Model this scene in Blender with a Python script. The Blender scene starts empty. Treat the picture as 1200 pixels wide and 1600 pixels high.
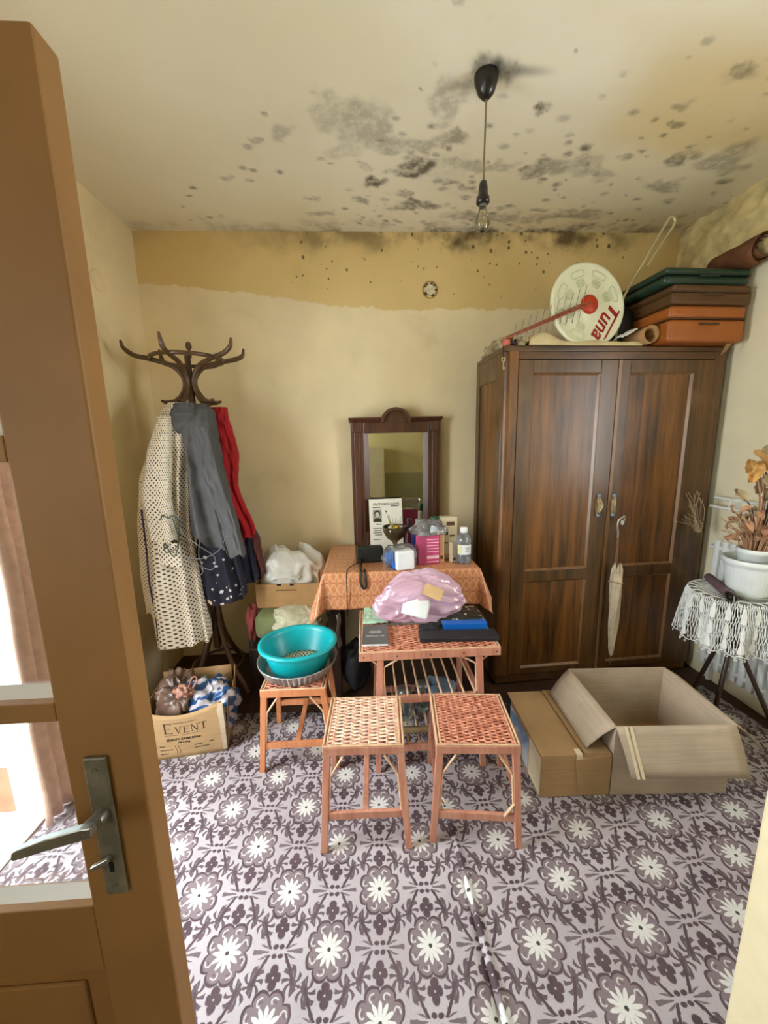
import bpy, bmesh, math, random
import numpy as np
from mathutils import Vector, Matrix, Euler, noise

PI = math.pi
scene = bpy.context.scene
C = scene.collection
random.seed(7)

# ---------------------------------------------------------------- camera
CAM_H = 1.5
pitch, roll, yaw = math.radians(10.15), math.radians(-1.2), math.radians(2.7)
fw = Vector((math.sin(yaw) * math.cos(pitch), math.cos(yaw) * math.cos(pitch), -math.sin(pitch)))
rt0 = Vector((math.cos(yaw), -math.sin(yaw), 0))
up0 = rt0.cross(fw)
rt = math.cos(roll) * rt0 + math.sin(roll) * up0
up = math.cos(roll) * up0 - math.sin(roll) * rt0
cd = bpy.data.cameras.new('camera')
cam = bpy.data.objects.new('camera', cd)
C.objects.link(cam)
cam.matrix_world = Matrix(((rt.x, up.x, -fw.x, 0), (rt.y, up.y, -fw.y, 0), (rt.z, up.z, -fw.z, CAM_H), (0, 0, 0, 1)))
cd.sensor_fit = 'VERTICAL'
cd.sensor_height = 36.0
cd.lens = 600.0 / 1600.0 * 36.0
cd.clip_start = 0.02
scene.camera = cam

# ---------------------------------------------------------------- world, daylight, exposure
SKY = 21.0
w = bpy.data.worlds.new('sky')
scene.world = w
w.use_nodes = True
bg = w.node_tree.nodes['Background']
bg.inputs[0].default_value = (0.93, 0.97, 1.0, 1)
bg.inputs[1].default_value = SKY
scene.view_settings.view_transform = 'Standard'
scene.view_settings.look = 'None'
scene.view_settings.gamma = 1.0
scene.view_settings.use_curve_mapping = False
scene.view_settings.exposure = 0.0
try:
    scene.cycles.use_denoising = True
    scene.cycles.use_adaptive_sampling = True
    scene.cycles.adaptive_threshold = 0.03
    scene.cycles.max_bounces = 9
    scene.cycles.diffuse_bounces = 5
    scene.cycles.glossy_bounces = 4
    scene.cycles.transmission_bounces = 6
    scene.cycles.transparent_max_bounces = 16
    scene.cycles.caustics_reflective = False
    scene.cycles.caustics_refractive = False
    scene.cycles.sample_clamp_indirect = 6.0
except Exception:
    pass


def portal(name, loc, rot, sx, sy):
    """a light portal in a window opening: guides the sky's light into the room"""
    l = bpy.data.lights.new(name, 'AREA')
    l.shape = 'RECTANGLE'
    l.size, l.size_y = sx, sy
    l.cycles.is_portal = True
    o = bpy.data.objects.new(name, l)
    o.location = loc
    o.rotation_euler = rot
    C.objects.link(o)


# area light emits along its local -Z
portal('daylight_terrace_door', (-1.47, 1.03, 1.03), (0, -PI / 2, 0), 2.06, 0.94)
portal('daylight_added_fill', (-1.47, -0.85, 1.55), (0, -PI / 2, 0), 1.1, 0.7)  # added unseen opening, lets in fill light from behind the camera
portal('daylight_right_window', (2.27, 0.92, 1.62), (0, PI / 2, 0), 1.1, 0.6)


# ---------------------------------------------------------------- material toolkit
def lin(c):
    return tuple(((v / 255.0) / 12.92 if v / 255.0 <= 0.04045 else ((v / 255.0 + 0.055) / 1.055) ** 2.4) for v in c[:3]) + (1.0,)


class S:
    """a shader socket that can be used in arithmetic"""
    def __init__(s, m, k):
        s.m, s.k = m, k

    def _b(s, op, o, r=False):
        return s.m.math(op, o, s) if r else s.m.math(op, s, o)

    def __add__(s, o): return s._b('ADD', o)
    def __radd__(s, o): return s._b('ADD', o)
    def __sub__(s, o): return s._b('SUBTRACT', o)
    def __rsub__(s, o): return s._b('SUBTRACT', o, True)
    def __mul__(s, o): return s._b('MULTIPLY', o)
    def __rmul__(s, o): return s._b('MULTIPLY', o)
    def __truediv__(s, o): return s._b('DIVIDE', o)
    def __rtruediv__(s, o): return s._b('DIVIDE', o, True)
    def __pow__(s, o): return s._b('POWER', o)
    def abs(s): return s.m.math('ABSOLUTE', s)
    def sin(s): return s.m.math('SINE', s)
    def cos(s): return s.m.math('COSINE', s)
    def sqrt(s): return s.m.math('SQRT', s)
    def round(s): return s.m.math('ROUND', s)
    def min(s, o): return s._b('MINIMUM', o)
    def max(s, o): return s._b('MAXIMUM', o)
    def lt(s, o): return s._b('LESS_THAN', o)
    def gt(s, o): return s._b('GREATER_THAN', o)
    def inv(s): return 1.0 - s


class Mat:
    def __init__(s, name):
        s.mat = bpy.data.materials.new(name)
        s.mat.use_nodes = True
        s.nt = s.mat.node_tree
        s.bsdf = s.nt.nodes['Principled BSDF']
        s.outn = s.nt.nodes['Material Output']
        s._tc = None

    def node(s, t):
        return s.nt.nodes.new(t)

    def put(s, inp, v):
        if isinstance(v, S):
            s.nt.links.new(v.k, inp)
        else:
            inp.default_value = v

    def math(s, op, *a):
        n = s.node('ShaderNodeMath')
        n.operation = op
        for i, v in enumerate(a):
            s.put(n.inputs[i], v)
        return S(s, n.outputs[0])

    def tc(s, which='Object'):
        if s._tc is None:
            s._tc = s.node('ShaderNodeTexCoord')
        return S(s, s._tc.outputs[which])

    def xyz(s, which='Object'):
        n = s.node('ShaderNodeSeparateXYZ')
        s.put(n.inputs[0], s.tc(which))
        return [S(s, n.outputs[i]) for i in range(3)]

    def vec(s, x, y, z=0.0):
        n = s.node('ShaderNodeCombineXYZ')
        for i, v in enumerate((x, y, z)):
            s.put(n.inputs[i], v)
        return S(s, n.outputs[0])

    def mapping(s, scale, which='Object', loc=(0, 0, 0)):
        n = s.node('ShaderNodeMapping')
        n.inputs['Scale'].default_value = scale
        n.inputs['Location'].default_value = loc
        s.put(n.inputs[0], s.tc(which))
        return S(s, n.outputs[0])

    def noise(s, scale, detail=3, rough=0.5, vec=None, dist=0.0):
        n = s.node('ShaderNodeTexNoise')
        n.inputs['Scale'].default_value = scale
        n.inputs['Detail'].default_value = detail
        n.inputs['Roughness'].default_value = rough
        n.inputs['Distortion'].default_value = dist
        s.put(n.inputs['Vector'], vec if vec is not None else s.tc())
        return S(s, n.outputs[0])

    def voronoi(s, scale, vec=None, feature='F1', rand=1.0):
        n = s.node('ShaderNodeTexVoronoi')
        n.feature = feature
        n.inputs['Scale'].default_value = scale
        n.inputs['Randomness'].default_value = rand
        s.put(n.inputs['Vector'], vec if vec is not None else s.tc())
        cs = s.node('ShaderNodeSeparateColor')
        s.nt.links.new(n.outputs['Color'], cs.inputs[0])
        return S(s, n.outputs['Distance']), S(s, cs.outputs[0]), S(s, cs.outputs[1])

    def ss(s, a, b, x):
        n = s.node('ShaderNodeMapRange')
        n.interpolation_type = 'SMOOTHSTEP'
        s.put(n.inputs[0], x)
        s.put(n.inputs[1], a)
        s.put(n.inputs[2], b)
        return S(s, n.outputs[0])

    def mix(s, f, a, b):
        n = s.node('ShaderNodeMix')
        n.data_type = 'RGBA'
        s.put(n.inputs[0], f)
        s.put(n.inputs[6], a)
        s.put(n.inputs[7], b)
        return S(s, n.outputs[2])

    def attr(s, name):
        n = s.node('ShaderNodeAttribute')
        n.attribute_name = name
        return S(s, n.outputs['Fac'])

    def bump(s, h, strength=0.3, dist=0.01):
        n = s.node('ShaderNodeBump')
        n.inputs['Strength'].default_value = strength
        n.inputs['Distance'].default_value = dist
        s.put(n.inputs['Height'], h)
        return S(s, n.outputs[0])

    def out(s, col, rough=0.6, bump=None, **kw):
        s.put(s.bsdf.inputs['Base Color'], col)
        s.put(s.bsdf.inputs['Roughness'], rough)
        if bump is not None:
            s.put(s.bsdf.inputs['Normal'], bump)
        for k, v in kw.items():
            s.put(s.bsdf.inputs[k.replace('_', ' ')], v)
        return s.mat


def simple(name, c, rough=0.6, var=0.12, scale=14, bump=0.15, bscale=60, dark=None, **kw):
    m = Mat(name)
    n = m.noise(scale, 4)
    a = lin(c)
    b = lin(dark) if dark else tuple(v * (1 - var) for v in a[:3]) + (1,)
    hi = tuple(min(1, v * (1 + var * 0.6)) for v in a[:3]) + (1,)
    col = m.mix(m.ss(0.3, 0.72, n), b, hi)
    return m.out(col, rough, m.bump(m.noise(bscale, 3), bump, 0.004) if bump else None, **kw)


def wood(name, c1, c2, axis='Z', rough=0.4, fine=1.0, coat=0.0, contrast=(0.3, 0.7), wear=None, bump=0.12):
    m = Mat(name)
    st = {'X': (1.6, 24, 24), 'Y': (24, 1.6, 24), 'Z': (24, 24, 1.6)}[axis]
    st = tuple(v * fine for v in st)
    v = m.mapping(st)
    g = m.noise(1.0, 5, 0.62, v, 0.6)
    st2 = tuple(x * 4 for x in st)
    f = m.noise(1.0, 3, 0.6, m.mapping(st2))
    big = m.noise(2.2, 2)
    t = m.ss(contrast[0], contrast[1], g * 0.6 + f * 0.22 + big * 0.22)
    col = m.mix(t, lin(c1), lin(c2))
    if wear:
        col = m.mix(m.ss(0.56, 0.75, m.noise(5, 4)) * 0.6, col, lin(wear))
    r = m.math('ADD', rough - 0.08, f * 0.16)
    return m.out(col, r, m.bump(g + f * 0.5, bump, 0.003), Coat_Weight=coat, Coat_Roughness=0.25)


def glassy(name, tint=(255, 255, 255), gloss=0.08, rough=0.05, haze=0.0, hazec=(240, 240, 240)):
    """thin clear sheet: transparent + a little reflection (+ haze)"""
    m = Mat(name)
    nt = m.nt
    tr = m.node('ShaderNodeBsdfTransparent')
    tr.inputs[0].default_value = lin(tint)
    gl = m.node('ShaderNodeBsdfGlossy')
    gl.inputs[1].default_value = rough
    fr = m.node('ShaderNodeFresnel')
    fr.inputs[0].default_value = 1.45
    mx = m.node('ShaderNodeMixShader')
    f = S(m, fr.outputs[0]) * (gloss * 10)
    m.put(mx.inputs[0], f.min(0.9))
    nt.links.new(tr.outputs[0], mx.inputs[1])
    nt.links.new(gl.outputs[0], mx.inputs[2])
    last = mx
    if haze:
        df = m.node('ShaderNodeBsdfDiffuse')
        df.inputs[0].default_value = lin(hazec)
        mx2 = m.node('ShaderNodeMixShader')
        hz = m.ss(0.25, 0.75, m.noise(16, 4)) * (haze * 1.2) + haze * 0.4
        m.put(mx2.inputs[0], hz.min(0.95))
        nt.links.new(mx.outputs[0], mx2.inputs[1])
        nt.links.new(df.outputs[0], mx2.inputs[2])
        last = mx2
    nt.links.new(last.outputs[0], m.outn.inputs[0])
    return m.mat


def thin_plastic(name, c, rough=0.25, trans=0.5, var=0.1, scale=6, gloss=0.12):
    """thin coloured film that lets light through without being see-through"""
    m = Mat(name)
    nt = m.nt
    a = lin(c)
    hi = tuple(min(1, v * (1 + var)) for v in a[:3]) + (1,)
    lo = tuple(v * (1 - var) for v in a[:3]) + (1,)
    col = m.mix(m.ss(0.3, 0.7, m.noise(scale, 4)), lo, hi)
    df = m.node('ShaderNodeBsdfDiffuse')
    tl = m.node('ShaderNodeBsdfTranslucent')
    gl = m.node('ShaderNodeBsdfGlossy')
    gl.inputs[1].default_value = rough
    m.put(df.inputs[0], col)
    m.put(tl.inputs[0], col)
    m1 = m.node('ShaderNodeMixShader')
    m1.inputs[0].default_value = trans
    nt.links.new(df.outputs[0], m1.inputs[1])
    nt.links.new(tl.outputs[0], m1.inputs[2])
    m2 = m.node('ShaderNodeMixShader')
    m2.inputs[0].default_value = gloss
    nt.links.new(m1.outputs[0], m2.inputs[1])
    nt.links.new(gl.outputs[0], m2.inputs[2])
    nt.links.new(m2.outputs[0], m.outn.inputs[0])
    return m.mat


# ---------------------------------------------------------------- mesh toolkit
def rotz(a):
    return Matrix.Rotation(a, 3, 'Z')


def spline(pts, n=8, closed=False):
    """Catmull-Rom through the points"""
    P = [Vector(p) for p in pts]
    out = []
    N = len(P)
    segs = N if closed else N - 1
    for i in range(segs):
        if closed:
            p0, p1, p2, p3 = P[(i - 1) % N], P[i], P[(i + 1) % N], P[(i + 2) % N]
        else:
            p1, p2 = P[i], P[i + 1]
            p0 = P[i - 1] if i > 0 else p1 * 2 - p2
            p3 = P[i + 2] if i + 2 < N else p2 * 2 - p1
        for k in range(n):
            t = k / n
            out.append(0.5 * ((2 * p1) + (p2 - p0) * t + (2 * p0 - 5 * p1 + 4 * p2 - p3) * t * t + (3 * p1 - p0 - 3 * p2 + p3) * t ** 3))
    if not closed:
        out.append(P[-1])
    return out


class MB:
    def __init__(s):
        s.v, s.f, s.u, s.s = [], [], [], []

    def add(s, vs, fs, smooth=False, uvs=None):
        o = len(s.v)
        s.v.extend(tuple(p) for p in vs)
        for i, f in enumerate(fs):
            s.f.append(tuple(k + o for k in f))
            s.s.append(smooth)
            s.u.append(uvs[i] if uvs else None)
        return s

    def box(s, c, d, r=None):
        c = Vector(c)
        vs = []
        for z in (-1, 1):
            for y in (-1, 1):
                for x in (-1, 1):
                    p = Vector((x * d[0] / 2, y * d[1] / 2, z * d[2] / 2))
                    if r is not None:
                        p = r @ p
                    vs.append(c + p)
        return s.hexa(vs)

    def hexa(s, vs):
        return s.add(vs, [(0, 2, 3, 1), (4, 5, 7, 6), (0, 1, 5, 4), (2, 6, 7, 3), (0, 4, 6, 2), (1, 3, 7, 5)])

    def span(s, x0, x1, y0, y1, z0, z1):
        return s.box(((x0 + x1) / 2, (y0 + y1) / 2, (z0 + z1) / 2), (abs(x1 - x0), abs(y1 - y0), abs(z1 - z0)))

    def bar(s, a, b, wx, wy, ref=(0, 0, 1)):
        """square bar from a to b; wx is measured across, wy along ref"""
        a, b = Vector(a), Vector(b)
        d = (b - a).normalized()
        ref = Vector(ref)
        if abs(d.dot(ref)) > 0.98:
            ref = Vector((0, 1, 0))
        x = d.cross(ref).normalized()
        y = x.cross(d).normalized()
        vs = []
        for p in (a, b):
            for j in (-1, 1):
                for i in (-1, 1):
                    vs.append(p + x * (i * wx / 2) + y * (j * wy / 2))
        return s.hexa(vs)

    def leg(s, foot, top, w0, w1, d0=None, d1=None):
        """splayed leg with horizontal ends"""
        d0 = d0 or w0
        d1 = d1 or w1
        vs = []
        for p, a, b in ((foot, w0, d0), (top, w1, d1)):
            for j in (-1, 1):
                for i in (-1, 1):
                    vs.append((p[0] + i * a / 2, p[1] + j * b / 2, p[2]))
        return s.hexa(vs)

    def tube(s, path, r, n=8, closed=False, cap=True, flat=1.0):
        P = [Vector(p) for p in path]
        N = len(P)
        if not hasattr(r, '__len__'):
            r = [r] * N
        vs = []
        prev = None
        for i in range(N):
            if closed:
                t = P[(i + 1) % N] - P[(i - 1) % N]
            else:
                t = P[min(i + 1, N - 1)] - P[max(i - 1, 0)]
            if t.length < 1e-9:
                t = Vector((0, 0, 1))
            t.normalize()
            if prev is None:
                ref = Vector((0, 0, 1)) if abs(t.z) < 0.9 else Vector((1, 0, 0))
                x = t.cross(ref).normalized()
            else:
                x = (prev - t * prev.dot(t))
                if x.length < 1e-6:
                    x = t.cross(Vector((0.3, 0.7, 0.2)))
                x.normalize()
            prev = x
            y = t.cross(x)
            for k in range(n):
                a = 2 * PI * k / n
                vs.append(P[i] + x * (math.cos(a) * r[i]) + y * (math.sin(a) * r[i] * flat))
        fs = []
        for i in range(N if closed else N - 1):
            j = (i + 1) % N
            for k in range(n):
                l = (k + 1) % n
                fs.append((i * n + k, i * n + l, j * n + l, j * n + k))
        s.add(vs, fs, True)
        if cap and not closed:
            s.add(vs[:n], [tuple(range(n - 1, -1, -1))])
            s.add(vs[-n:], [tuple(range(n))])
        return s

    def lathe(s, prof, c, n=24, sx=1.0, sy=1.0, fn=None, smooth=True, axis=None):
        """profile [(r,z)] turned about the vertical through c (or about axis matrix)"""
        c = Vector(c)
        vs = []
        for (r, z) in prof:
            for k in range(n):
                a = 2 * PI * k / n
                rr = r * (fn(a, z) if fn else 1.0)
                p = Vector((rr * math.cos(a) * sx, rr * math.sin(a) * sy, z))
                if axis is not None:
                    p = axis @ p
                vs.append(c + p)
        fs = []
        for i in range(len(prof) - 1):
            for k in range(n):
                l = (k + 1) % n
                fs.append((i * n + k, i * n + l, (i + 1) * n + l, (i + 1) * n + k))
        s.add(vs, fs, smooth)
        if prof[0][0] > 1e-5:
            pass
        return s

    def disc(s, c, r, n=24, axis=None, up_=True):
        c = Vector(c)
        vs = []
        for k in range(n):
            a = 2 * PI * k / n
            p = Vector((r * math.cos(a), r * math.sin(a), 0))
            if axis is not None:
                p = axis @ p
            vs.append(c + p)
        return s.add(vs, [tuple(range(n)) if up_ else tuple(range(n - 1, -1, -1))])

    def grid(s, fn, nu, nv, cu=False, cv=False, smooth=True, uvfn=None):
        vs = []
        U = nu if cu else nu + 1
        W = nv if cv else nv + 1
        for j in range(W):
            for i in range(U):
                vs.append(fn(i / nu, j / nv))
        fs, us = [], []
        for j in range(nv):
            for i in range(nu):
                i2 = (i + 1) % U if cu else i + 1
                j2 = (j + 1) % W if cv else j + 1
                fs.append((j * U + i, j * U + i2, j2 * U + i2, j2 * U + i))
                q = [(i / nu, j / nv), ((i + 1) / nu, j / nv), ((i + 1) / nu, (j + 1) / nv), (i / nu, (j + 1) / nv)]
                us.append([uvfn(*t) for t in q] if uvfn else q)
        return s.add(vs, fs, smooth, us)

    def poly(s, pts, thick, d=(0, 0, 1)):
        """flat outline with thickness along d"""
        d = Vector(d) * thick
        a = [Vector(p) for p in pts]
        n = len(a)
        b = [p + d for p in a]
        fs = [tuple(range(n - 1, -1, -1)), tuple(range(n, 2 * n))]
        for i in range(n):
            j = (i + 1) % n
            fs.append((i, j, n + j, n + i))
        return s.add(a + b, fs)

    def build(s, name, mat, parent=None, bevel=0, seg=2, loc=None, rot=None, solid=0, sub=0, weld=False):
        me = bpy.data.meshes.new(name)
        me.from_pydata([tuple(p) for p in s.v], [], s.f)
        me.polygons.foreach_set('use_smooth', s.s)
        if any(u is not None for u in s.u):
            uvl = me.uv_layers.new(name='uv')
            dat = []
            for f, u in zip(s.f, s.u):
                for k in range(len(f)):
                    dat.extend(u[k] if u else (0.0, 0.0))
            uvl.data.foreach_set('uv', dat)
        me.materials.append(mat)
        bm = bmesh.new()
        bm.from_mesh(me)
        if weld:
            bmesh.ops.remove_doubles(bm, verts=bm.verts, dist=1e-5)
        bmesh.ops.recalc_face_normals(bm, faces=bm.faces)
        bm.to_mesh(me)
        bm.free()
        me.update()
        o = bpy.data.objects.new(name, me)
        C.objects.link(o)
        if loc:
            o.location = loc
        if rot:
            o.rotation_euler = rot
        if solid:
            md = o.modifiers.new('solid', 'SOLIDIFY')
            md.thickness = solid
            md.offset = 0
        if bevel:
            md = o.modifiers.new('bevel', 'BEVEL')
            md.width = bevel
            md.segments = seg
            md.limit_method = 'ANGLE'
            md.angle_limit = math.radians(40)
        if sub:
            md = o.modifiers.new('sub', 'SUBSURF')
            md.levels = md.render_levels = sub
        if parent:
            o.parent = parent
        return o


def thing(name, label, cat, loc=(0, 0, 0), rz=0.0, group=None):
    o = bpy.data.objects.new(name, None)
    C.objects.link(o)
    o.empty_display_size = 0.05
    o.location = loc
    o.rotation_euler = (0, 0, rz)
    return tag(o, label, cat, group)


def tag(o, label, cat, group=None):
    o['label'] = label
    o['category'] = cat
    if group:
        o['group'] = group
    return o


def struct(o, label=None):
    o['kind'] = 'structure'
    if label:
        o['label'] = label
    return o


def stuff(o):
    o['kind'] = 'stuff'
    return o


def text_mesh(txt, size, mat, parent, mtx, name='lettering', extrude=0.0004, bold=0.0, shear=0.0, sx=1.0, align='CENTER'):
    cu = bpy.data.curves.new('t', 'FONT')
    cu.body = txt
    cu.size = size
    cu.extrude = extrude
    cu.offset = bold
    cu.shear = shear
    cu.align_x = align
    cu.align_y = 'CENTER'
    cu.resolution_u = 3
    ob = bpy.data.objects.new('t', cu)
    C.objects.link(ob)
    dg = bpy.context.evaluated_depsgraph_get()
    me = bpy.data.meshes.new_from_object(ob.evaluated_get(dg))
    bpy.data.objects.remove(ob)
    bpy.data.curves.remove(cu)
    me.name = name
    me.materials.clear()
    me.materials.append(mat)
    me.transform(Matrix.Diagonal((sx, 1, 1, 1)))
    me.transform(mtx)
    o = bpy.data.objects.new(name, me)
    C.objects.link(o)
    if parent:
        o.parent = parent
    return o


def frame(o, x, y):
    """4x4 matrix with origin o, x axis x, y axis y"""
    x = Vector(x).normalized()
    y = Vector(y)
    y = (y - x * y.dot(x)).normalized()
    z = x.cross(y)
    o = Vector(o)
    return Matrix(((x.x, y.x, z.x, o.x), (x.y, y.y, z.y, o.y), (x.z, y.z, z.z, o.z), (0, 0, 0, 1)))


def lerp_tab(tab, t):
    """tab: rows sorted by first column (any direction); linear interpolation of the rest"""
    a = sorted(tab, key=lambda r: r[0])
    if t <= a[0][0]:
        return a[0][1:]
    for p, q in zip(a, a[1:]):
        if t <= q[0]:
            k = (t - p[0]) / (q[0] - p[0])
            k = k * k * (3 - 2 * k) * 0.5 + k * 0.5
            return tuple(x + (y - x) * k for x, y in zip(p[1:], q[1:]))
    return a[-1][1:]


def nz(x, y, z, f=1.0, seed=0.0):
    return noise.noise(Vector((x * f + seed, y * f + seed * 1.7, z * f - seed)))


def blob(name, mat, c, r, parent=None, amp=0.15, freq=9.0, seed=0.0, floor=None, nu=40, nv=24, power=2.0, crease=0.0, shape=None, sub=0, wrinkle=0.0):
    """a soft, crumpled lump resting flat on `floor`"""
    def fn(u, v):
        a = 2 * PI * u
        b = PI * (v - 0.5)
        cx, sx_ = math.cos(a), math.sin(a)
        cb, sb = math.cos(b), math.sin(b)
        e = 2.0 / power
        g = lambda t: math.copysign(abs(t) ** e, t)
        p = Vector((g(cb) * g(cx), g(cb) * g(sx_), g(sb)))
        k = 1 + amp * nz(p.x, p.y, p.z, freq * 0.15, seed) * 1.6 + amp * 0.5 * nz(p.x, p.y, p.z, freq * 0.4, seed + 3)
        if crease:
            k += crease * (1 - 2 * abs(nz(p.x, p.y, p.z, freq * 0.3, seed + 9)) ** 0.6)
        if wrinkle:
            q = p + Vector((nz(p.x, p.y, p.z, 1.3, seed + 21), nz(p.y, p.z, p.x, 1.3, seed + 22), nz(p.z, p.x, p.y, 1.3, seed + 23))) * 0.5
            k += wrinkle * (1 - 3 * abs(nz(q.x, q.y * 0.6, q.z, 3.1, seed + 31))) + wrinkle * 0.6 * (1 - 3 * abs(nz(q.x * 0.7, q.y, q.z, 6.3, seed + 41)))
        p = Vector((p.x * r[0] * k, p.y * r[1] * k, p.z * r[2] * k))
        if shape:
            p = shape(p)
        p = p + Vector(c)
        if floor is not None and p.z < floor:
            p.z = floor
        return p
    return MB().grid(fn, nu, nv, cu=True).build(name, mat, parent, weld=True, sub=sub)
# ---------------------------------------------------------------- room dimensions
XL, XR, YB, YF, ZC = -1.37, 2.13, 2.665, -1.6, 2.8
TH = 0.14

# ---------------------------------------------------------------- setting materials
def wall_mat(name, base=(239, 223, 182), old=(216, 186, 122), moldy=True, border=None, dado=None):
    m = Mat(name)
    x, y, z = m.xyz()
    n1 = m.noise(1.6, 4)
    n2 = m.noise(9, 4)
    fine = m.noise(70, 3)
    col = m.mix(m.ss(0.35, 0.7, n1), lin(base), lin(tuple(v * 0.93 for v in base)))
    if border is not None:
        # the older ochre wash above an irregular edge
        edge = border(m, x) + (n2 - 0.5) * 0.07 + (m.noise(30, 3) - 0.5) * 0.03
        up_ = m.ss(-0.006, 0.008, z - edge)
        oc = m.mix(m.ss(0.3, 0.7, n2), lin(old), lin((213, 186, 122)))
        col = m.mix(up_ * 0.85, col, oc)
    if dado is not None:
        lo = m.ss(-0.004, 0.004, dado + (n2 - 0.5) * 0.02 - z)
        col = m.mix(lo, col, lin((168, 164, 126)))
    if moldy:
        # mould creeping down from the ceiling line, strongest to the right of the middle
        right = (m.ss(-1.0, 0.0, x) * 0.62 + m.ss(0.1, 0.7, x) * 0.38) * m.ss(2.3, 1.2, x)
        top = m.ss(2.60, 2.78, z + (n2 - 0.5) * 0.18)
        film = top * top * m.ss(0.34, 0.58, m.noise(5.5, 5)) * (right * 0.85 + 0.12)
        col = m.mix(film.min(0.9), col, lin((86, 70, 46)))
        d, ra, rb = m.voronoi(26, m.vec(x * 1.0, y, z * 0.8))
        lowlim = m.ss(2.1, 2.75, z)
        spot = m.ss(0.0, 0.12, ra * 0.34 * lowlim - d) * ra.gt(0.62) * (m.noise(3.2, 2) * right).gt(0.26)
        col = m.mix(spot * 0.8, col, lin((80, 64, 40)))
        d2, ra2, rb2 = m.voronoi(9, m.vec(x, y, z * 0.9))
        sp2 = m.ss(0.0, 0.05, ra2 * 0.05 - d2) * ra2.gt(0.55)
        col = m.mix(sp2 * 0.55, col, lin((110, 88, 58)))
    # scuffs and grime
    col = m.mix(m.ss(0.55, 0.8, m.noise(3.3, 5, 0.6)) * 0.16, col, lin((150, 120, 70)))
    h = n2 * 0.6 + fine * 0.25
    return m.out(col, 0.92, m.bump(h, 0.25, 0.006), Specular_IOR_Level=0.2)


M_back = wall_mat('wall_paint_back', border=lambda m, x: 2.345 + m.ss(0.35, -1.35, x) * 0.15)
M_side = wall_mat('wall_paint_side', base=(234, 216, 174), moldy=False)
M_right = wall_mat('wall_paint_right', base=(235, 226, 192), moldy=False)
M_front = wall_mat('wall_paint_front', base=(228, 212, 160), moldy=False, dado=0.98)
M_entry = simple('entry_paint', (204, 190, 154), 0.8, 0.05)

# ceiling: stained distemper; mould film is held in a grid of values on the mesh
def ceiling_mat():
    m = Mat('ceiling_distemper')
    x, y, z = m.xyz()
    n = m.noise(1.1, 4)
    n2 = m.noise(6, 5)
    col = m.mix(m.ss(0.3, 0.7, n), lin((233, 226, 204)), lin((222, 212, 182)))
    col = m.mix(m.attr('ochre').min(1.0) * 0.52, col, lin((205, 174, 100)))
    brk = m.ss(0.3, 0.62, m.noise(22, 5, 0.65))
    mo = m.attr('mould') * (brk * 0.75 + 0.35)
    col = m.mix(mo.min(0.92), col, lin((92, 82, 66)))
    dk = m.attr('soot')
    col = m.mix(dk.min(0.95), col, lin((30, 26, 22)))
    return m.out(col, 0.92, m.bump(n2, 0.12, 0.006), Specular_IOR_Level=0.2)


M_ceil = ceiling_mat()
M_floor = wood('floorboards', (46, 28, 16), (74, 48, 28), 'Y', 0.6)
M_doorpaint = simple('ochre_door_paint', (152, 110, 58), 0.6, 0.10, 5, 0.12, 40)
M_white = simple('white_gloss_paint', (228, 230, 228), 0.35, 0.05, 8, 0.05)
M_terrace = simple('terrace_concrete', (205, 200, 192), 0.9, 0.12, 6, 0.2)
M_paleblue = simple('pale_blue_paint', (170, 205, 222), 0.6, 0.08)
M_pane = glassy('window_glass', gloss=0.05)
M_mould_trim = simple('rough_plaster', (206, 188, 134), 0.95, 0.25, 9, 0.9, 40)

# ---------------------------------------------------------------- room shell
# floor and terrace
struct(MB().span(XL - TH, XR + TH, YF - TH, YB + TH, -0.12, -0.008).build('floor', M_floor))
struct(MB().span(XL - 2.2, XL - TH - 0.001, -2.0, 3.2, -0.2, -0.06).build('floor_terrace', M_terrace))
par = struct(MB().span(XL - 1.62, XL - 1.5, -2.0, 3.2, -0.06, 0.78).build('wall_terrace_parapet', M_paleblue), 'pale blue terrace parapet beyond the open door')


def wall_with_hole(name, mat, axis, c0, c1, a0, a1, z0, z1, h0, h1, hz0, hz1):
    mb = MB()

    def sp(p0, p1, q0, q1):
        if p1 - p0 < 1e-4 or q1 - q0 < 1e-4:
            return
        if axis == 'X':
            mb.span(c0, c1, p0, p1, q0, q1)
        else:
            mb.span(p0, p1, c0, c1, q0, q1)
    sp(a0, h0, z0, z1)
    sp(h1, a1, z0, z1)
    sp(h0, h1, z0, hz0)
    sp(h0, h1, hz1, z1)
    return struct(mb.build(name, mat))


struct(MB().span(XL - TH, XR + TH, YB, YB + TH, -0.12, ZC + 0.1).build('wall_back', M_back))
wall_with_hole('wall_left', M_side, 'X', XL - TH, XL, 0.0, YB, -0.12, ZC + 0.1, 0.56, 1.5, -0.03, 2.06)
wall_with_hole('wall_left_hall', M_side, 'X', XL - TH, XL, YF, 0.0, -0.12, ZC + 0.1, -1.2, -0.5, 1.0, 2.1)  # hole cut for the added fill window
wall_with_hole('wall_right', M_right, 'X', XR, XR + TH, YF, YB, -0.12, ZC + 0.1, 0.62, 1.22, 1.07, 2.17)
struct(MB().span(XL - TH, XR + TH, YF - TH, YF, -0.12, ZC + 0.1).build('wall_front', M_front))
struct(MB().span(0.76, XR, 0.28, 0.603, -0.008, ZC).build('wall_entry', M_entry, bevel=0.008))

# ceiling as a fine grid that carries the mould film
NX, NY = 300, 360
xs = np.linspace(XL - 0.02, XR + 0.02, NX + 1)
ys = np.linspace(YF - 0.02, YB + 0.02, NY + 1)
GX, GY = np.meshgrid(xs, ys)
rng = np.random.RandomState(4)


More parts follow.
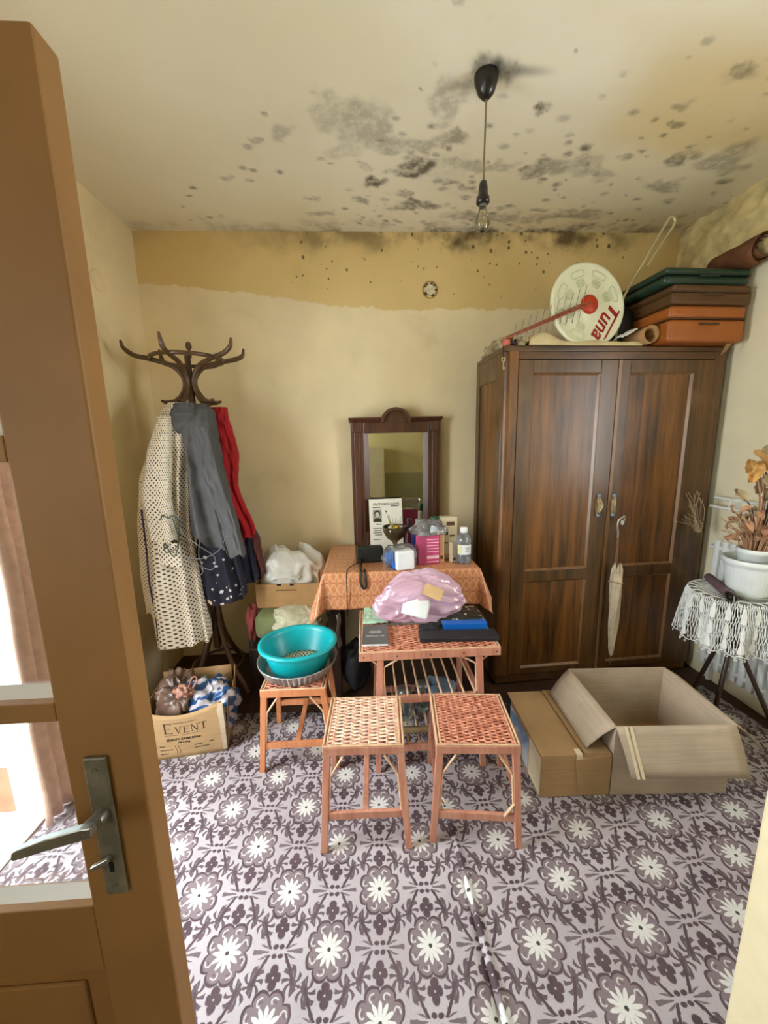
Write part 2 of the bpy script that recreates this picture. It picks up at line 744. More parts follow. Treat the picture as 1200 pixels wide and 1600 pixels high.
def fbm(X, Y, f, seed, octv=4):
    r = np.random.RandomState(seed)
    out = np.zeros_like(X)
    amp = 1.0
    tot = 0
    for o in range(octv):
        G = r.rand(90, 90)
        gx = (X + 10) * f * 2 ** o
        gy = (Y + 10) * f * 2 ** o
        ix = np.floor(gx).astype(int)
        iy = np.floor(gy).astype(int)
        fx = gx - ix
        fy = gy - iy
        fx = fx * fx * (3 - 2 * fx)
        fy = fy * fy * (3 - 2 * fy)
        g = lambda a, b: G[a % 90, b % 90]
        out += amp * ((g(ix, iy) * (1 - fx) + g(ix + 1, iy) * fx) * (1 - fy) + (g(ix, iy + 1) * (1 - fx) + g(ix + 1, iy + 1) * fx) * fy)
        tot += amp
        amp *= 0.55
    return out / tot


WX = GX + (fbm(GX, GY, 7, 11) - 0.5) * 0.20
WY = GY + (fbm(GX, GY, 7, 12) - 0.5) * 0.20
mould = np.zeros_like(GX)


def sm(a, b, x):
    t = np.clip((x - a) / (b - a), 0, 1)
    return t * t * (3 - 2 * t)


# larger smudges, (x, y, rx, ry, strength)
smudges = [(0.107, 2.229, .09, .06, .9), (0.302, 2.087, .13, .07, .95), (0.03, 1.86, .12, .16, .42), (-0.10, 1.78, .08, .1, .32),
           (0.17, 1.93, .13, .05, .42), (0.40, 1.909, .10, .05, .55), (0.33, 1.94, .1, .05, .45), (0.50, 2.05, .12, .055, .4), (0.66, 2.07, .11, .05, .42),
           (0.95, 2.098, .11, .07, .5), (0.84, 2.12, .09, .05, .6), (1.10, 2.08, .12, .07, .42), (0.55, 2.2, .08, .03, .6), (1.50, 1.98, .07, .06, .7),
           (0.44, 1.62, .07, .12, .4), (0.55, 1.60, .09, .05, .4), (0.36, 1.74, .05, .13, .38), (1.02, 1.98, .05, .04, .8), (1.2, 2.15, .12, .05, .4), (1.75, 2.0, .16, .1, .45),
           (-0.31, 1.89, .05, .06, .35), (-0.42, 1.92, .04, .03, .4), (0.25, 2.33, .08, .04, .6), (0.02, 2.36, .05, .03, .55), (0.36, 2.40, .12, .04, .7), (0.85, 2.38, .05, .035, .7),
           (1.05, 2.42, .07, .03, .6), (0.72, 1.78, .035, .03, .8), (0.26, 2.55, .06, .03, .7), (0.56, 2.28, .05, .03, .6), (-0.62, 2.19, .03, .025, .5), (1.28, 1.70, .05, .04, .45),
           (1.40, 1.60, .06, .05, .55), (1.55, 1.55, .1, .04, .5), (0.05, 2.12, .07, .05, .3), (-0.05, 2.0, .1, .08, .25), (0.75, 2.5, .3, .05, .45), (1.25, 2.5, .3, .06, .5),
           (-0.25, 2.32, .05, .03, .4), (-0.2, 2.5, .1, .03, .4), (1.35, 1.82, .05, .03, .6), (1.6, 2.2, .12, .05, .5), (0.33, 1.35, .04, .02, .4)]
for (sx, sy, rx, ry, st) in smudges:
    d = np.sqrt(((WX - sx) / rx) ** 2 + ((WY - sy) / ry) ** 2)
    mould = np.maximum(mould, st * (1 - sm(0.55, 1.05, d)))
# many small specks, denser in the damp band near the wardrobe wall
for i in range(420):
    sx = rng.uniform(-1.0, 2.1)
    sy = 2.66 - abs(rng.normal(0, 0.5))
    if sy < 1.1:
        continue
    dens = 0.35 + 0.65 * math.exp(-((sx - 0.7) / 0.8) ** 2)
    if rng.rand() > dens * (1.0 if sx > -0.15 else 0.45):
        continue
    r_ = rng.uniform(0.006, 0.026) * (1.2 if rng.rand() < 0.2 else 0.8)
    st = rng.uniform(0.25, 0.8)
    ix0 = np.searchsorted(xs, sx - 0.1)
    ix1 = np.searchsorted(xs, sx + 0.1)
    iy0 = np.searchsorted(ys, sy - 0.1)
    iy1 = np.searchsorted(ys, sy + 0.1)
    sub_ = (slice(iy0, iy1), slice(ix0, ix1))
    d = np.sqrt(((GX[sub_] - sx) / (r_ * rng.uniform(1, 1.8))) ** 2 + ((GY[sub_] - sy) / r_) ** 2)
    mould[sub_] = np.maximum(mould[sub_], st * (1 - sm(0.4, 1.1, d)))
# the damp line where ceiling meets the back wall
edge = sm(2.50, 2.665, GY + (fbm(GX, GY, 5, 3) - 0.5) * 0.22) * sm(0.40, 0.6, fbm(GX, GY, 6, 8)) * (0.3 + 0.3 * sm(-0.9, -0.2, GX) + 0.4 * sm(0.0, 0.6, GX) * sm(2.2, 1.1, GX))
mould = np.maximum(mould, edge * 0.9)
film = sm(0.5, 0.72, fbm(GX, GY, 2.4, 21)) * sm(1.5, 2.2, GY) * sm(-0.6, 0.2, GX)
mould = np.maximum(mould, film * 0.14)
och = sm(-0.1, 0.3, GX - 0.95 + (fbm(GX, GY, 3, 5) - 0.5) * 0.35 - (GY - 1.7) * 0.5) * sm(2.02, 1.86, GY + (fbm(GX, GY, 3, 6) - 0.5) * 0.3) * sm(1.3, 1.6, GY)
och = np.maximum(och, 0.8 * sm(0.50, 0.75, fbm(GX, GY, 1.3, 31)) * sm(1.7, 1.2, GY))
och = np.maximum(och, 0.6 * sm(2.3, 2.6, GY) * sm(0.6, 1.2, GX))
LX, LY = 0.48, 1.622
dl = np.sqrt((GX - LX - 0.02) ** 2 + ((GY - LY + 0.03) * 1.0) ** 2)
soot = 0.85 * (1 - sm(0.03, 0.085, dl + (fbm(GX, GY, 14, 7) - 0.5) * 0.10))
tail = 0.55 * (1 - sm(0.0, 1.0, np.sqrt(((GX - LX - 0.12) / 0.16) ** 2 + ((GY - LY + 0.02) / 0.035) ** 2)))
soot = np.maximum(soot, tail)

me = bpy.data.meshes.new('ceiling')
vv = [(float(a), float(b), ZC) for a, b in zip(GX.ravel(), GY.ravel())]
ff = []
for j in range(NY):
    for i in range(NX):
        k = j * (NX + 1) + i
        ff.append((k, k + NX + 1, k + NX + 2, k + 1))
me.from_pydata(vv, [], ff)
for nme, arr in (('mould', mould), ('ochre', och), ('soot', soot)):
    at = me.attributes.new(nme, 'FLOAT', 'POINT')
    at.data.foreach_set('value', arr.ravel().astype(np.float32))
me.materials.append(M_ceil)
ceil = bpy.data.objects.new('ceiling', me)
C.objects.link(ceil)
struct(ceil)
md = ceil.modifiers.new('solid', 'SOLIDIFY')
md.thickness = 0.1
md.offset = -1


# rough plaster band over the right window, standing proud of the wall
def rough(u, v):
    y = 0.5 + u * (YB - 0.5)
    z = 2.40 + v * (ZC - 2.40)
    d = 0.045 + 0.03 * nz(0, y, z, 7, 2) + 0.022 * nz(0, y, z, 22, 5)
    if v < 0.001:
        d = -0.005
    return (XR - max(d, -0.005), y, z)


struct(MB().grid(rough, 110, 26).build('trim_1', M_mould_trim), 'rough plaster band along the top of the right wall')

# right window with frame, sill and panes
win = MB()
win.span(XR + 0.04, XR + 0.10, 0.62, 0.66, 1.07, 2.17).span(XR + 0.04, XR + 0.10, 1.18, 1.22, 1.07, 2.17)
win.span(XR + 0.04, XR + 0.10, 0.62, 1.22, 1.07, 1.11).span(XR + 0.04, XR + 0.10, 0.62, 1.22, 2.13, 2.17)
w1 = win.build('window_1', M_white)
struct(w1)
MB().span(XR + 0.068, XR + 0.072, 0.66, 1.18, 1.11, 2.13).build('pane', M_pane, w1)
MB().span(XR - 0.02, XR + 0.04, 0.60, 1.24, 1.04, 1.07).build('window_sill', M_white, w1, bevel=0.004)

# unseen window added behind the camera as fill for the near door face
w2 = MB().span(XL - 0.1, XL - 0.04, -1.2, -1.16, 1.0, 2.1).span(XL - 0.1, XL - 0.04, -0.54, -0.5, 1.0, 2.1).span(XL - 0.1, XL - 0.04, -1.16, -0.54, 1.0, 1.04).span(XL - 0.1, XL - 0.04, -1.16, -0.54, 2.06, 2.1)
w2o = struct(w2.build('window_added_fill', M_white))
MB().span(XL - 0.072, XL - 0.068, -1.16, -0.54, 1.04, 2.06).build('pane', M_pane, w2o)

struct(MB().span(XL - TH - 0.02, XL, 0.60, 1.46, -0.02, -0.002).build('trim_3', M_terrace, bevel=0.003), 'pale stone threshold of the terrace door')
leaf2 = struct(MB().span(-2.15, XL - TH - 0.012, 1.512, 1.55, 0.16, 2.02).build('door_2', M_paleblue, bevel=0.004), 'pale blue outer door leaf folded back on the terrace')
MB().span(-2.15, XL - TH - 0.012, 1.508, 1.552, -0.055, 0.16).build('kick_board', simple('brown_kick_board', (150, 110, 82), 0.7, 0.2), leaf2)
# frame of the terrace door in the left wall
fr = MB()
fr.span(XL - TH - 0.01, XL + 0.012, 0.56, 0.60, -0.008, 2.06).span(XL - TH - 0.01, XL + 0.012, 1.46, 1.50, -0.008, 2.06).span(XL - TH - 0.01, XL + 0.012, 0.56, 1.50, 2.02, 2.06)
struct(fr.build('trim_2', M_white, bevel=0.003))

# ---------------------------------------------------------------- the glazed door leaf, standing open
door = bpy.data.objects.new('door_1', None)
C.objects.link(door)
struct(door, 'ochre painted glazed door leaf standing open in the left foreground')
DX0, DX1, DY0, DY1, DZ = -1.345, -0.367, 0.55, 0.594, 1.985
# stiles, rails
MB().span(-0.485, DX1, DY0, DY1, 0.005, DZ).build('stile', M_doorpaint, door, bevel=0.004)
MB().span(DX0, -1.225, DY0, DY1, 0.005, DZ).build('stile', M_doorpaint, door, bevel=0.004)
rails = [(0.005, 0.17), (0.595, 0.735), (1.088, 1.121), (1.485, 1.521), (1.865, DZ)]
for a, b in rails:
    MB().span(-1.226, -0.484, DY0, DY1, a, b).build('rail', M_doorpaint, door, bevel=0.002)
MB().span(-1.226, -0.484, DY0 + 0.014, DY1 - 0.008, 0.165, 0.60).span(-1.18, -0.53, DY0 + 0.008, DY0 + 0.016, 0.21, 0.555).build('lower_panel', M_doorpaint, door, bevel=0.004)
for a, b in ((0.735, 1.088), (1.121, 1.485), (1.521, 1.865)):
    p = MB().span(-1.226, -0.484, DY1 - 0.016, DY1 - 0.013, a, b).build('pane', M_pane, door)
    # sloping putty-side beads round the glass
    bd = MB()
    bd.add([(-1.226, DY0 + 0.012, a - 0.001), (-0.484, DY0 + 0.012, a - 0.001), (-0.484, DY1 - 0.016, a + 0.016), (-1.226, DY1 - 0.016, a + 0.016), (-1.226, DY1 - 0.016, a - 0.001), (-0.484, DY1 - 0.016, a - 0.001)],
           [(0, 1, 2, 3), (0, 3, 4), (1, 5, 2), (0, 4, 5, 1), (3, 2, 5, 4)])
    bd.build('glazing_bead', M_white, p)
# lock plate, lever, key
M_brass = simple('tarnished_nickel', (128, 122, 104), 0.45, 0.3, 30, 0.25, 90, Metallic=0.35)
M_nickel = simple('worn_nickel', (150, 148, 138), 0.28, 0.2, 20, 0.1, 60, Metallic=0.7)
M_black = simple('black_hole', (12, 10, 9), 0.9, 0)
lp = MB().span(-0.453, -0.418, DY0 - 0.007, DY0, 0.765, 1.027).build('lock_plate', M_brass, door, bevel=0.003)
MB().lathe([(0.0001, -0.003), (0.004, -0.002), (0.004, 0.001)], (-0.436, DY0 - 0.007, 1.005), 10, axis=Matrix.Rotation(PI / 2, 3, 'X')).build('screw', M_nickel, lp)
MB().lathe([(0.0001, -0.003), (0.004, -0.002), (0.004, 0.001)], (-0.436, DY0 - 0.007, 0.783), 10, axis=Matrix.Rotation(PI / 2, 3, 'X')).build('screw', M_nickel, lp)
MB().span(-0.4395, -0.4325, DY0 - 0.0085, DY0 - 0.006, 0.812, 0.832).build('keyhole', M_black, lp, bevel=0.003)
hd = MB().tube([(-0.436, DY0 - 0.004, 0.925), (-0.436, DY0 - 0.016, 0.925), (-0.437, DY0 - 0.02, 0.925)], 0.0115, 14).build('handle_rosette', M_nickel, door)
lv = MB()
pth = spline([(-0.437, DY0 - 0.012, 0.927), (-0.434, DY0 - 0.035, 0.938), (-0.428, DY0 - 0.05, 0.946), (-0.420, DY0 - 0.056, 0.950)], 5)
lv.tube(pth, [0.008] * len(pth), 10)
xs_ = [(-0.413, 0.951, 0.008), (-0.43, 0.948, 0.0095), (-0.48, 0.935, 0.0095), (-0.524, 0.9205, 0.0075), (-0.531, 0.918, 0.0055)]
pts = []
for x_, z_, h_ in xs_:
    for dy, dz in ((-0.007, -h_), (0.007, -h_ * 0.8), (0.007, h_ * 0.9), (-0.005, h_)):
        pts.append((x_, DY0 - 0.056 + dy, z_ + dz))
fs_ = [(3, 2, 1, 0), (16, 17, 18, 19)]
for i in range(4):
    for k in range(4):
        l = (k + 1) % 4
        fs_.append((i * 4 + k, i * 4 + l, i * 4 + 4 + l, i * 4 + 4 + k))
lv.add(pts, fs_)
lv.build('lever', M_nickel, door, bevel=0.002)
MB().tube([(-0.436, DY0 - 0.004, 0.842), (-0.436, DY0 - 0.012, 0.842)], 0.004, 8).hexa(
    [(-0.462, DY0 - 0.017, 0.826), (-0.434, DY0 - 0.017, 0.838), (-0.462, DY0 - 0.009, 0.826), (-0.434, DY0 - 0.009, 0.838),
     (-0.464, DY0 - 0.017, 0.832), (-0.434, DY0 - 0.017, 0.848), (-0.464, DY0 - 0.009, 0.832), (-0.434, DY0 - 0.009, 0.848)]).build('thumb_turn', M_nickel, door, bevel=0.0015)

# curtain at the far side of the terrace door
def curt(u, v):
    y = 1.36 + u * 0.22
    z = 0.01 + v * 2.16
    k = 0.022 * math.sin(u * 2 * PI * 4.0 + 0.6 * math.sin(z * 2)) * (0.7 + 0.3 * v)
    return (XL + 0.05 + k + 0.01 * nz(y, z, 0, 4), y + 0.012 * math.sin(z * 1.7), z)


M_curtain = simple('dusty_pink_curtain', (222, 184, 162), 0.9, 0.15, 30, 0.4, 120)
cu = MB().grid(curt, 60, 40).build('curtain', M_curtain, solid=0.003)
tag(cu, 'dusty pink curtain gathered at the open terrace door, seen through the door glass', 'curtain')

# ---------------------------------------------------------------- carpets
def carpet_mat():
    m = Mat('woven_carpet')
    x, y, z = m.xyz()
    n = m.noise(60, 3)
    wob = (n - 0.5) * 0.018
    X = x / 0.3065 + wob
    Y = y / 0.311 + wob
    f1x, f1y = X - X.round(), Y - Y.round()
    X5, Y5 = X + 0.5, Y + 0.5
    f2x, f2y = X5 - X5.round(), Y5 - Y5.round()
    s1 = (f1x.abs() + f1y.abs()).gt(0.5)

    def pick(s_, a, b):
        return a + (b - a) * s_
    qx, qy = pick(s1, f1x, f2x), pick(s1, f1y, f2y)          # around the nearest medallion
    s2 = (f2x.abs() + f1y.abs()).gt(0.5)
    gx, gy = pick(s2, f2x, f1x).abs(), pick(s2, f1y, f2y).abs()  # around the nearest spray
    r = (qx * qx + qy * qy).sqrt()
    th = m.math('ARCTAN2', qy, qx)
    lob = (th * 4.0).sin().abs() ** 0.6
    R = lob * 0.055 + 0.20 - m.ss(0.80, 1.0, (th.cos()).abs()) * 0.022
    rho = r / R
    W = 0.03

    def band(a, b, t, e=0.02):
        return m.ss(a - e, a + e, t) * m.ss(b + e, b - e, t)
    inside = m.ss(1.0, 0.96, rho)
    outline = band(0.885, 1.0, rho, 0.025)
    # scroll in every lobe
    sector = PI / 4
    k = ((th - PI / 8) / sector).round()
    ph = th - PI / 8 - k * sector
    ex, ey = r * ph.cos() - 0.168, (r * ph.sin()).abs() - 0.008
    e = (ex * ex + ey * ey).sqrt()
    scroll = band(0.020, 0.031, e, 0.005) * m.ss(-0.004, 0.006, ex * 0.75 + r * ph.sin() + 0.004)
    scroll2 = band(-0.02, 0.008, e, 0.004)
    # daisy with twelve petals
    pet = ((th * 6.0).cos().abs()) ** 1.3
    RD = pet * 0.062 + 0.074
    daisy = m.ss(0.01, -0.006, r - RD)
    vein = m.ss(0.35, 0.1, pet) * m.ss(0.05, 0.07, r) * daisy
    dot = m.ss(0.021, 0.015, r)
    # spray: four-petalled flowers above and below its heart
    cy_ = gy - 0.185
    rc = (gx * gx + cy_ * cy_).sqrt()
    tcr = m.math('ARCTAN2', cy_, gx)
    RC = (((tcr * 2.0).cos().abs()) ** 0.6) * 0.034 + (cy_.abs() * 0.25) + 0.036
    cross = m.ss(0.006, -0.006, rc - RC) * m.ss(0.006, 0.011, rc)
    # curved stems
    sx_ = gx - 0.055 - ((gy / 0.24) ** 0.75) * 0.135
    stem = m.ss(0.019, 0.011, sx_.abs()) * gy.lt(0.24) * gy.gt(0.02)
    # feathery ends
    fx_, fy_ = gx - 0.19 - (gy - 0.225) * 0.25, gy - 0.225
    rf = (fx_ * fx_ * 1.25 + fy_ * fy_ * 0.8).sqrt()
    tf = m.math('ARCTAN2', fy_, fx_) + rf * 6.0
    finger = m.ss(-0.05, 0.3, (tf * 8.0).cos()) * m.ss(0.118, 0.106, rf)
    cx_, cy2 = gx - 0.225, gy - 0.325
    curl = band(0.020, 0.036, (cx_ * cx_ * 1.2 + cy2 * cy2).sqrt(), 0.006) * m.ss(-0.02, -0.005, cy2 + cx_ * 0.6)
    feather = finger.max(m.ss(0.044, 0.034, rf)).max(m.ss(0.018, 0.010, fx_.abs()) * m.ss(0.10, 0.09, rf)).max(curl)
    # side fans
    bx, by = (gx - 0.165) / 0.085, gy / 0.06
    fa = m.ss(1.0, 0.85, (bx * bx + by * by).sqrt())
    fan = fa * m.ss(-0.1, 0.4, ((gy / (gx - 0.05).max(0.02)) * 12.0).cos()) * 0.85
    # heart of the spray
    hx, hy = gx - 0.03, gy - 0.035
    heart = m.ss(0.024, 0.016, (hx * hx * 0.6 + hy * hy).sqrt())
    sm_x, sm_y = gx - 0.1, gy - 0.06
    bud = m.ss(0.02, 0.012, (sm_x * sm_x * 1.8 + sm_y * sm_y * 0.4).sqrt())
    ink = cross.max(stem).max(feather * 0.92).max(fan * 0.95).max(heart).max(bud) * inside.inv()
    ground = m.mix(m.ss(0.3, 0.7, m.noise(3, 3)), lin((186, 179, 183)), lin((170, 162, 166)))
    dark = m.mix(m.ss(0.3, 0.7, m.noise(7, 3)), lin((94, 79, 84)), lin((79, 66, 71)))
    mid = lin((130, 117, 121))
    white = lin((214, 214, 210))
    col = m.mix(ink, ground, dark)
    col = m.mix(inside, col, mid)
    col = m.mix(scroll * inside * 0.85, col, white)
    col = m.mix(scroll2 * inside * 0.5, col, dark)
    col = m.mix(outline * inside, col, dark)
    col = m.mix(daisy, col, white)
    col = m.mix(vein * 0.45, col, mid)
    col = m.mix(dot, col, lin((70, 70, 62)))
    # woven grain
    yarn = m.noise(1.0, 2, 0.5, m.mapping((620, 160, 300)))
    col = m.mix(m.ss(0.45, 0.8, yarn) * 0.22, col, lin((90, 76, 78)))
    col = m.mix(m.ss(0.58, 0.8, m.noise(2.0, 4)) * 0.14, col, lin((150, 128, 106)))
    h = yarn * 0.7 - ink * 0.4 - inside * 0.2 + daisy * 0.3
    return m.out(col, 0.95, m.bump(h, 0.35, 0.004), Specular_IOR_Level=0.15)


M_carpet = carpet_mat()


def carpet(name, label, loc, rz, sc, x0, x1, y0, y1, lipfn):
    nx, ny = 70, 60

    def spot(u):
        # finer near the left edge where the lip is
        return x0 + (x1 - x0) * (u ** 2.2)

    def fn(u, v):
        px_ = spot(u)
        py_ = y0 + (y1 - y0) * v
        return (px_, py_, lipfn((px_ - x0) * sc, py_))
    mb = MB().grid(fn, nx, ny)
    o = mb.build(name, M_carpet)
    o.location = loc
    o.rotation_euler = (0, 0, rz)
    o.scale = (sc, 1, 1)
    md_ = o.modifiers.new('solid', 'SOLIDIFY')
    md_.thickness = 0.0055
    md_.offset = -1
    return tag(o, label, 'carpet', 'strips of patterned carpet')


def flat(d, y):
    return 0.0


def lip(d, y):
    # the strip's edge laps over its neighbour in a soft ridge that fades towards the stools
    k = max(0.0, min(1.0, (0.22 - y) / 0.25))
    return 0.0015 + (0.013 * math.exp(-((d - 0.014) / 0.012) ** 2) * (0.35 + 0.65 * k)) * (1 + 0.2 * math.sin(y * 9))


c_left = carpet('carpet', 'patterned grey mauve carpet strip on the door side of the seam', (0.008, 1.067, 0.0), math.radians(-1.9), 1.0, -1.372, 0.325, -2.4, 0.90, flat)
c_right = carpet('carpet', 'patterned grey mauve carpet strip running under the cardboard boxes', (0.64, 1.054, 0.0), math.radians(2.9), 1.085, -0.315, 1.32, -2.35, 0.90, lip)
# ---------------------------------------------------------------- shared object materials
M_stool = wood('pink_stained_wood', (174, 110, 87), (212, 158, 132), 'Z', 0.55, 1.0, 0, (0.3, 0.75), wear=(196, 150, 120))
M_stool_o = wood('orange_stained_wood', (176, 106, 66), (214, 146, 98), 'Z', 0.5, 1.0, 0, (0.3, 0.75))
M_cane = simple('pale_cane', (222, 184, 148), 0.5, 0.2, 30, 0.2, 90)
M_cane_pink = simple('pinkish_cane', (214, 150, 120), 0.5, 0.28, 40, 0.2, 90, dark=(168, 96, 70))
M_cane_tan = simple('cream_cane', (236, 208, 182), 0.5, 0.25, 40, 0.2, 90, dark=(206, 158, 132))
M_walnut = wood('dark_walnut', (44, 27, 10), (128, 82, 31), 'Z', 0.42, 0.8, 0.25, (0.34, 0.68))
M_walnut_d = wood('dark_walnut_rails', (42, 27, 11), (106, 72, 31), 'Z', 0.4, 0.9, 0.3, (0.3, 0.72), wear=(112, 84, 48))
M_walnut_x = wood('dark_walnut_cross', (46, 28, 12), (108, 70, 30), 'X', 0.4, 0.9, 0.3, (0.3, 0.72), wear=(108, 82, 48))
M_mirrorwood = wood('brown_mirror_frame', (56, 31, 18), (92, 54, 32), 'Z', 0.4, 1.0, 0.3)
M_bent = wood('dark_bentwood', (62, 42, 24), (98, 70, 40), 'Z', 0.38, 0.6, 0.3)
M_chest = wood('dark_chest_wood', (30, 18, 11), (56, 34, 20), 'X', 0.5)


def kraft(name, c, **k):
    m = Mat(name)
    n = m.noise(1.0, 3, 0.5, m.mapping((4, 4, 120)))
    n2 = m.noise(6, 4)
    col = m.mix(m.ss(0.3, 0.7, n2 * 0.6 + n * 0.4), lin(c), lin(tuple(v * 0.88 for v in c)))
    return m.out(col, 0.85, m.bump(n, 0.12, 0.002), Specular_IOR_Level=0.25)


M_kraft = kraft('kraft_card', (186, 146, 98))
M_kraft_pale = kraft('pale_kraft_card', (192, 175, 152))
M_kraft_box = kraft('brown_carton', (182, 150, 108))
M_tape = simple('brown_tape', (150, 106, 58), 0.3, 0.1)
M_ink = simple('dark_print', (58, 42, 26), 0.8, 0.1)

# ---------------------------------------------------------------- ceiling lamp and wall fittings
M_bakelite = simple('black_bakelite', (26, 22, 18), 0.3, 0.2)
M_cord = simple('dusty_cord', (120, 106, 70), 0.8, 0.2)
M_bulbglass = glassy('bulb_glass', (245, 245, 232), 0.16, 0.03)
M_steel = simple('grey_steel', (150, 148, 140), 0.35, 0.2, Metallic=0.8)
LSC = 0.965
lamp = thing('pendant_bulb', 'bare light bulb hanging from the ceiling on a thin cord', 'lamp', (LX, LY, ZC))
lamp.scale = (1, 1, LSC)
rose = MB().lathe([(0.0001, -0.075), (0.012, -0.075), (0.03, -0.055), (0.042, -0.02), (0.044, 0.0)], (0, 0, 0), 20).build('ceiling_rose', M_bakelite, lamp)
MB().tube(spline([(0.002, 0, -0.07), (0.0, 0.002, -0.2), (-0.002, 0, -0.32), (-0.003, -0.001, -0.37)], 6), 0.0035, 8).build('cord', M_cord, lamp)
MB().lathe([(0.004, -0.345), (0.013, -0.352), (0.017, -0.375), (0.018, -0.40), (0.024, -0.405), (0.025, -0.425), (0.019, -0.43), (0.0001, -0.43)], (-0.003, -0.001, 0), 18).build('lamp_socket', M_bakelite, lamp)
MB().lathe([(0.013, -0.425), (0.0135, -0.44)], (-0.003, -0.001, 0), 14).build('bulb_cap', M_steel, lamp)
bulb = MB().lathe([(0.013, -0.438), (0.014, -0.45), (0.022, -0.468), (0.0275, -0.487), (0.0275, -0.502), (0.02, -0.52), (0.009, -0.529), (0.0001, -0.531)], (-0.003, -0.001, 0), 20).build('bulb', M_bulbglass, lamp)
MB().tube([(-0.003, -0.001, -0.44), (-0.003, -0.001, -0.475), (-0.012, -0.001, -0.488), (0.006, -0.001, -0.488), (-0.003, -0.001, -0.475)], 0.0009, 5).build('filament', M_steel, bulb)

M_ros = simple('white_plaster_dirty', (214, 204, 172), 0.9, 0.2, 60, 0.5)
rj = thing('junction_hole', 'round white patched junction hole on the back wall', 'junction box', (0.452, YB, 2.465))
rm = Matrix.Rotation(PI / 2, 3, 'X')
MB().lathe([(0.0001, 0.006), (0.03, 0.006), (0.034, 0.004), (0.036, 0.0)], (0, 0, 0), 20, fn=lambda a, z: 1 + 0.06 * math.sin(a * 5)).build('plaster_patch', M_ros, rj)
rj.rotation_euler = (PI / 2, 0, 0)
dk = MB()
for k in range(9):
    a = 2 * PI * k / 9 + 0.3 * math.sin(k * 3)
    dk.lathe([(0.0001, 0.009), (0.006, 0.008), (0.008, 0.004)], (0.036 * math.cos(a), 0.038 * math.sin(a), 0), 6, sx=1.2, sy=0.9)
stuff(dk.build('broken_rim', simple('dark_rim', (92, 70, 40), 0.9), rj))
ring = [(0.047 * math.cos(2 * PI * k / 24), 0.05 * math.sin(2 * PI * k / 24), 0.002) for k in range(24)]
MB().tube(ring, 0.003, 6, closed=True).build('rim_ring', simple('rim_ring', (150, 122, 74), 0.9), rj)
lj = MB().lathe([(0.0001, 0.012), (0.042, 0.012), (0.05, 0.008), (0.052, 0.0)], (0, 0, 0), 24).build('junction_cover', M_side)
lj.location = (XL, 2.262, 2.37)
lj.rotation_euler = (0, PI / 2, 0)
tag(lj, 'round painted-over junction box cover on the left wall', 'junction box')

# ---------------------------------------------------------------- coat stand
cs = thing('coat_stand', 'dark bentwood coat stand in the left corner holding clothes', 'coat stand', (-0.965, 2.3, 0))
MB().tube([(0, 0, 0.25), (0, 0, 1.0), (0, 0, 1.75), (0, 0, 2.0)], [0.023, 0.022, 0.02, 0.016], 14).build('pole', M_bent, cs)
MB().lathe([(0.0001, 2.075), (0.012, 2.068), (0.017, 2.05), (0.013, 2.035), (0.008, 2.03), (0.011, 2.02), (0.012, 1.99)], (0.012, 0, 0), 14).build('finial', M_bent, cs)
for k, (ang, rr, tz) in enumerate([(195, .315, 2.065), (265, .25, 2.06), (336, .315, 2.06), (14, .30, 2.05), (65, .23, 2.055), (150, .24, 2.06)]):
    a = math.radians(ang)
    d = Vector((math.cos(a), math.sin(a), 0))
    P = [d * 0.155 + Vector((0, 0, 1.757)), d * 0.12 + Vector((0, 0, 1.748)), d * 0.066 + Vector((0, 0, 1.765)), d * 0.028 + Vector((0, 0, 1.83)), d * 0.034 + Vector((0, 0, 1.89)),
         d * 0.085 + Vector((0, 0, 1.945)), d * 0.185 + Vector((0, 0, 1.975)), d * (0.185 + (rr - 0.185) * 0.55) + Vector((0, 0, 1.99)), d * (rr - 0.012) + Vector((0, 0, tz - 0.04)), d * (rr - 0.002) + Vector((0, 0, tz))]
    sp = spline(P, 6)
    n = len(sp)
    MB().tube(sp, [0.006 + 0.007 * min(1, i / 6, (n - 1 - i) / 8) for i in range(n)], 10).build('hook_arm', M_bent, cs)
MB().tube([(0.185 * math.cos(2 * PI * k / 40), 0.185 * math.sin(2 * PI * k / 40), 1.978) for k in range(40)], 0.0105, 10, closed=True).build('ring', M_bent, cs)
for k in range(4):
    a = math.radians(45 + 90 * k + 12)
    d = Vector((math.cos(a), math.sin(a), 0))
    sp = spline([d * 0.02 + Vector((0, 0, 0.75)), d * 0.03 + Vector((0, 0, 0.55)), d * 0.055 + Vector((0, 0, 0.35)), d * 0.13 + Vector((0, 0, 0.17)), d * 0.215 + Vector((0, 0, 0.07)), d * 0.25 + Vector((0, 0, 0.012))], 6)
    MB().tube(sp, [0.015] * len(sp), 10).build('leg', M_bent, cs)
MB().tube([(0.15 * math.cos(2 * PI * k / 36), 0.15 * math.sin(2 * PI * k / 36), 0.15) for k in range(36)], 0.009, 8, closed=True).build('base_ring', M_bent, cs)


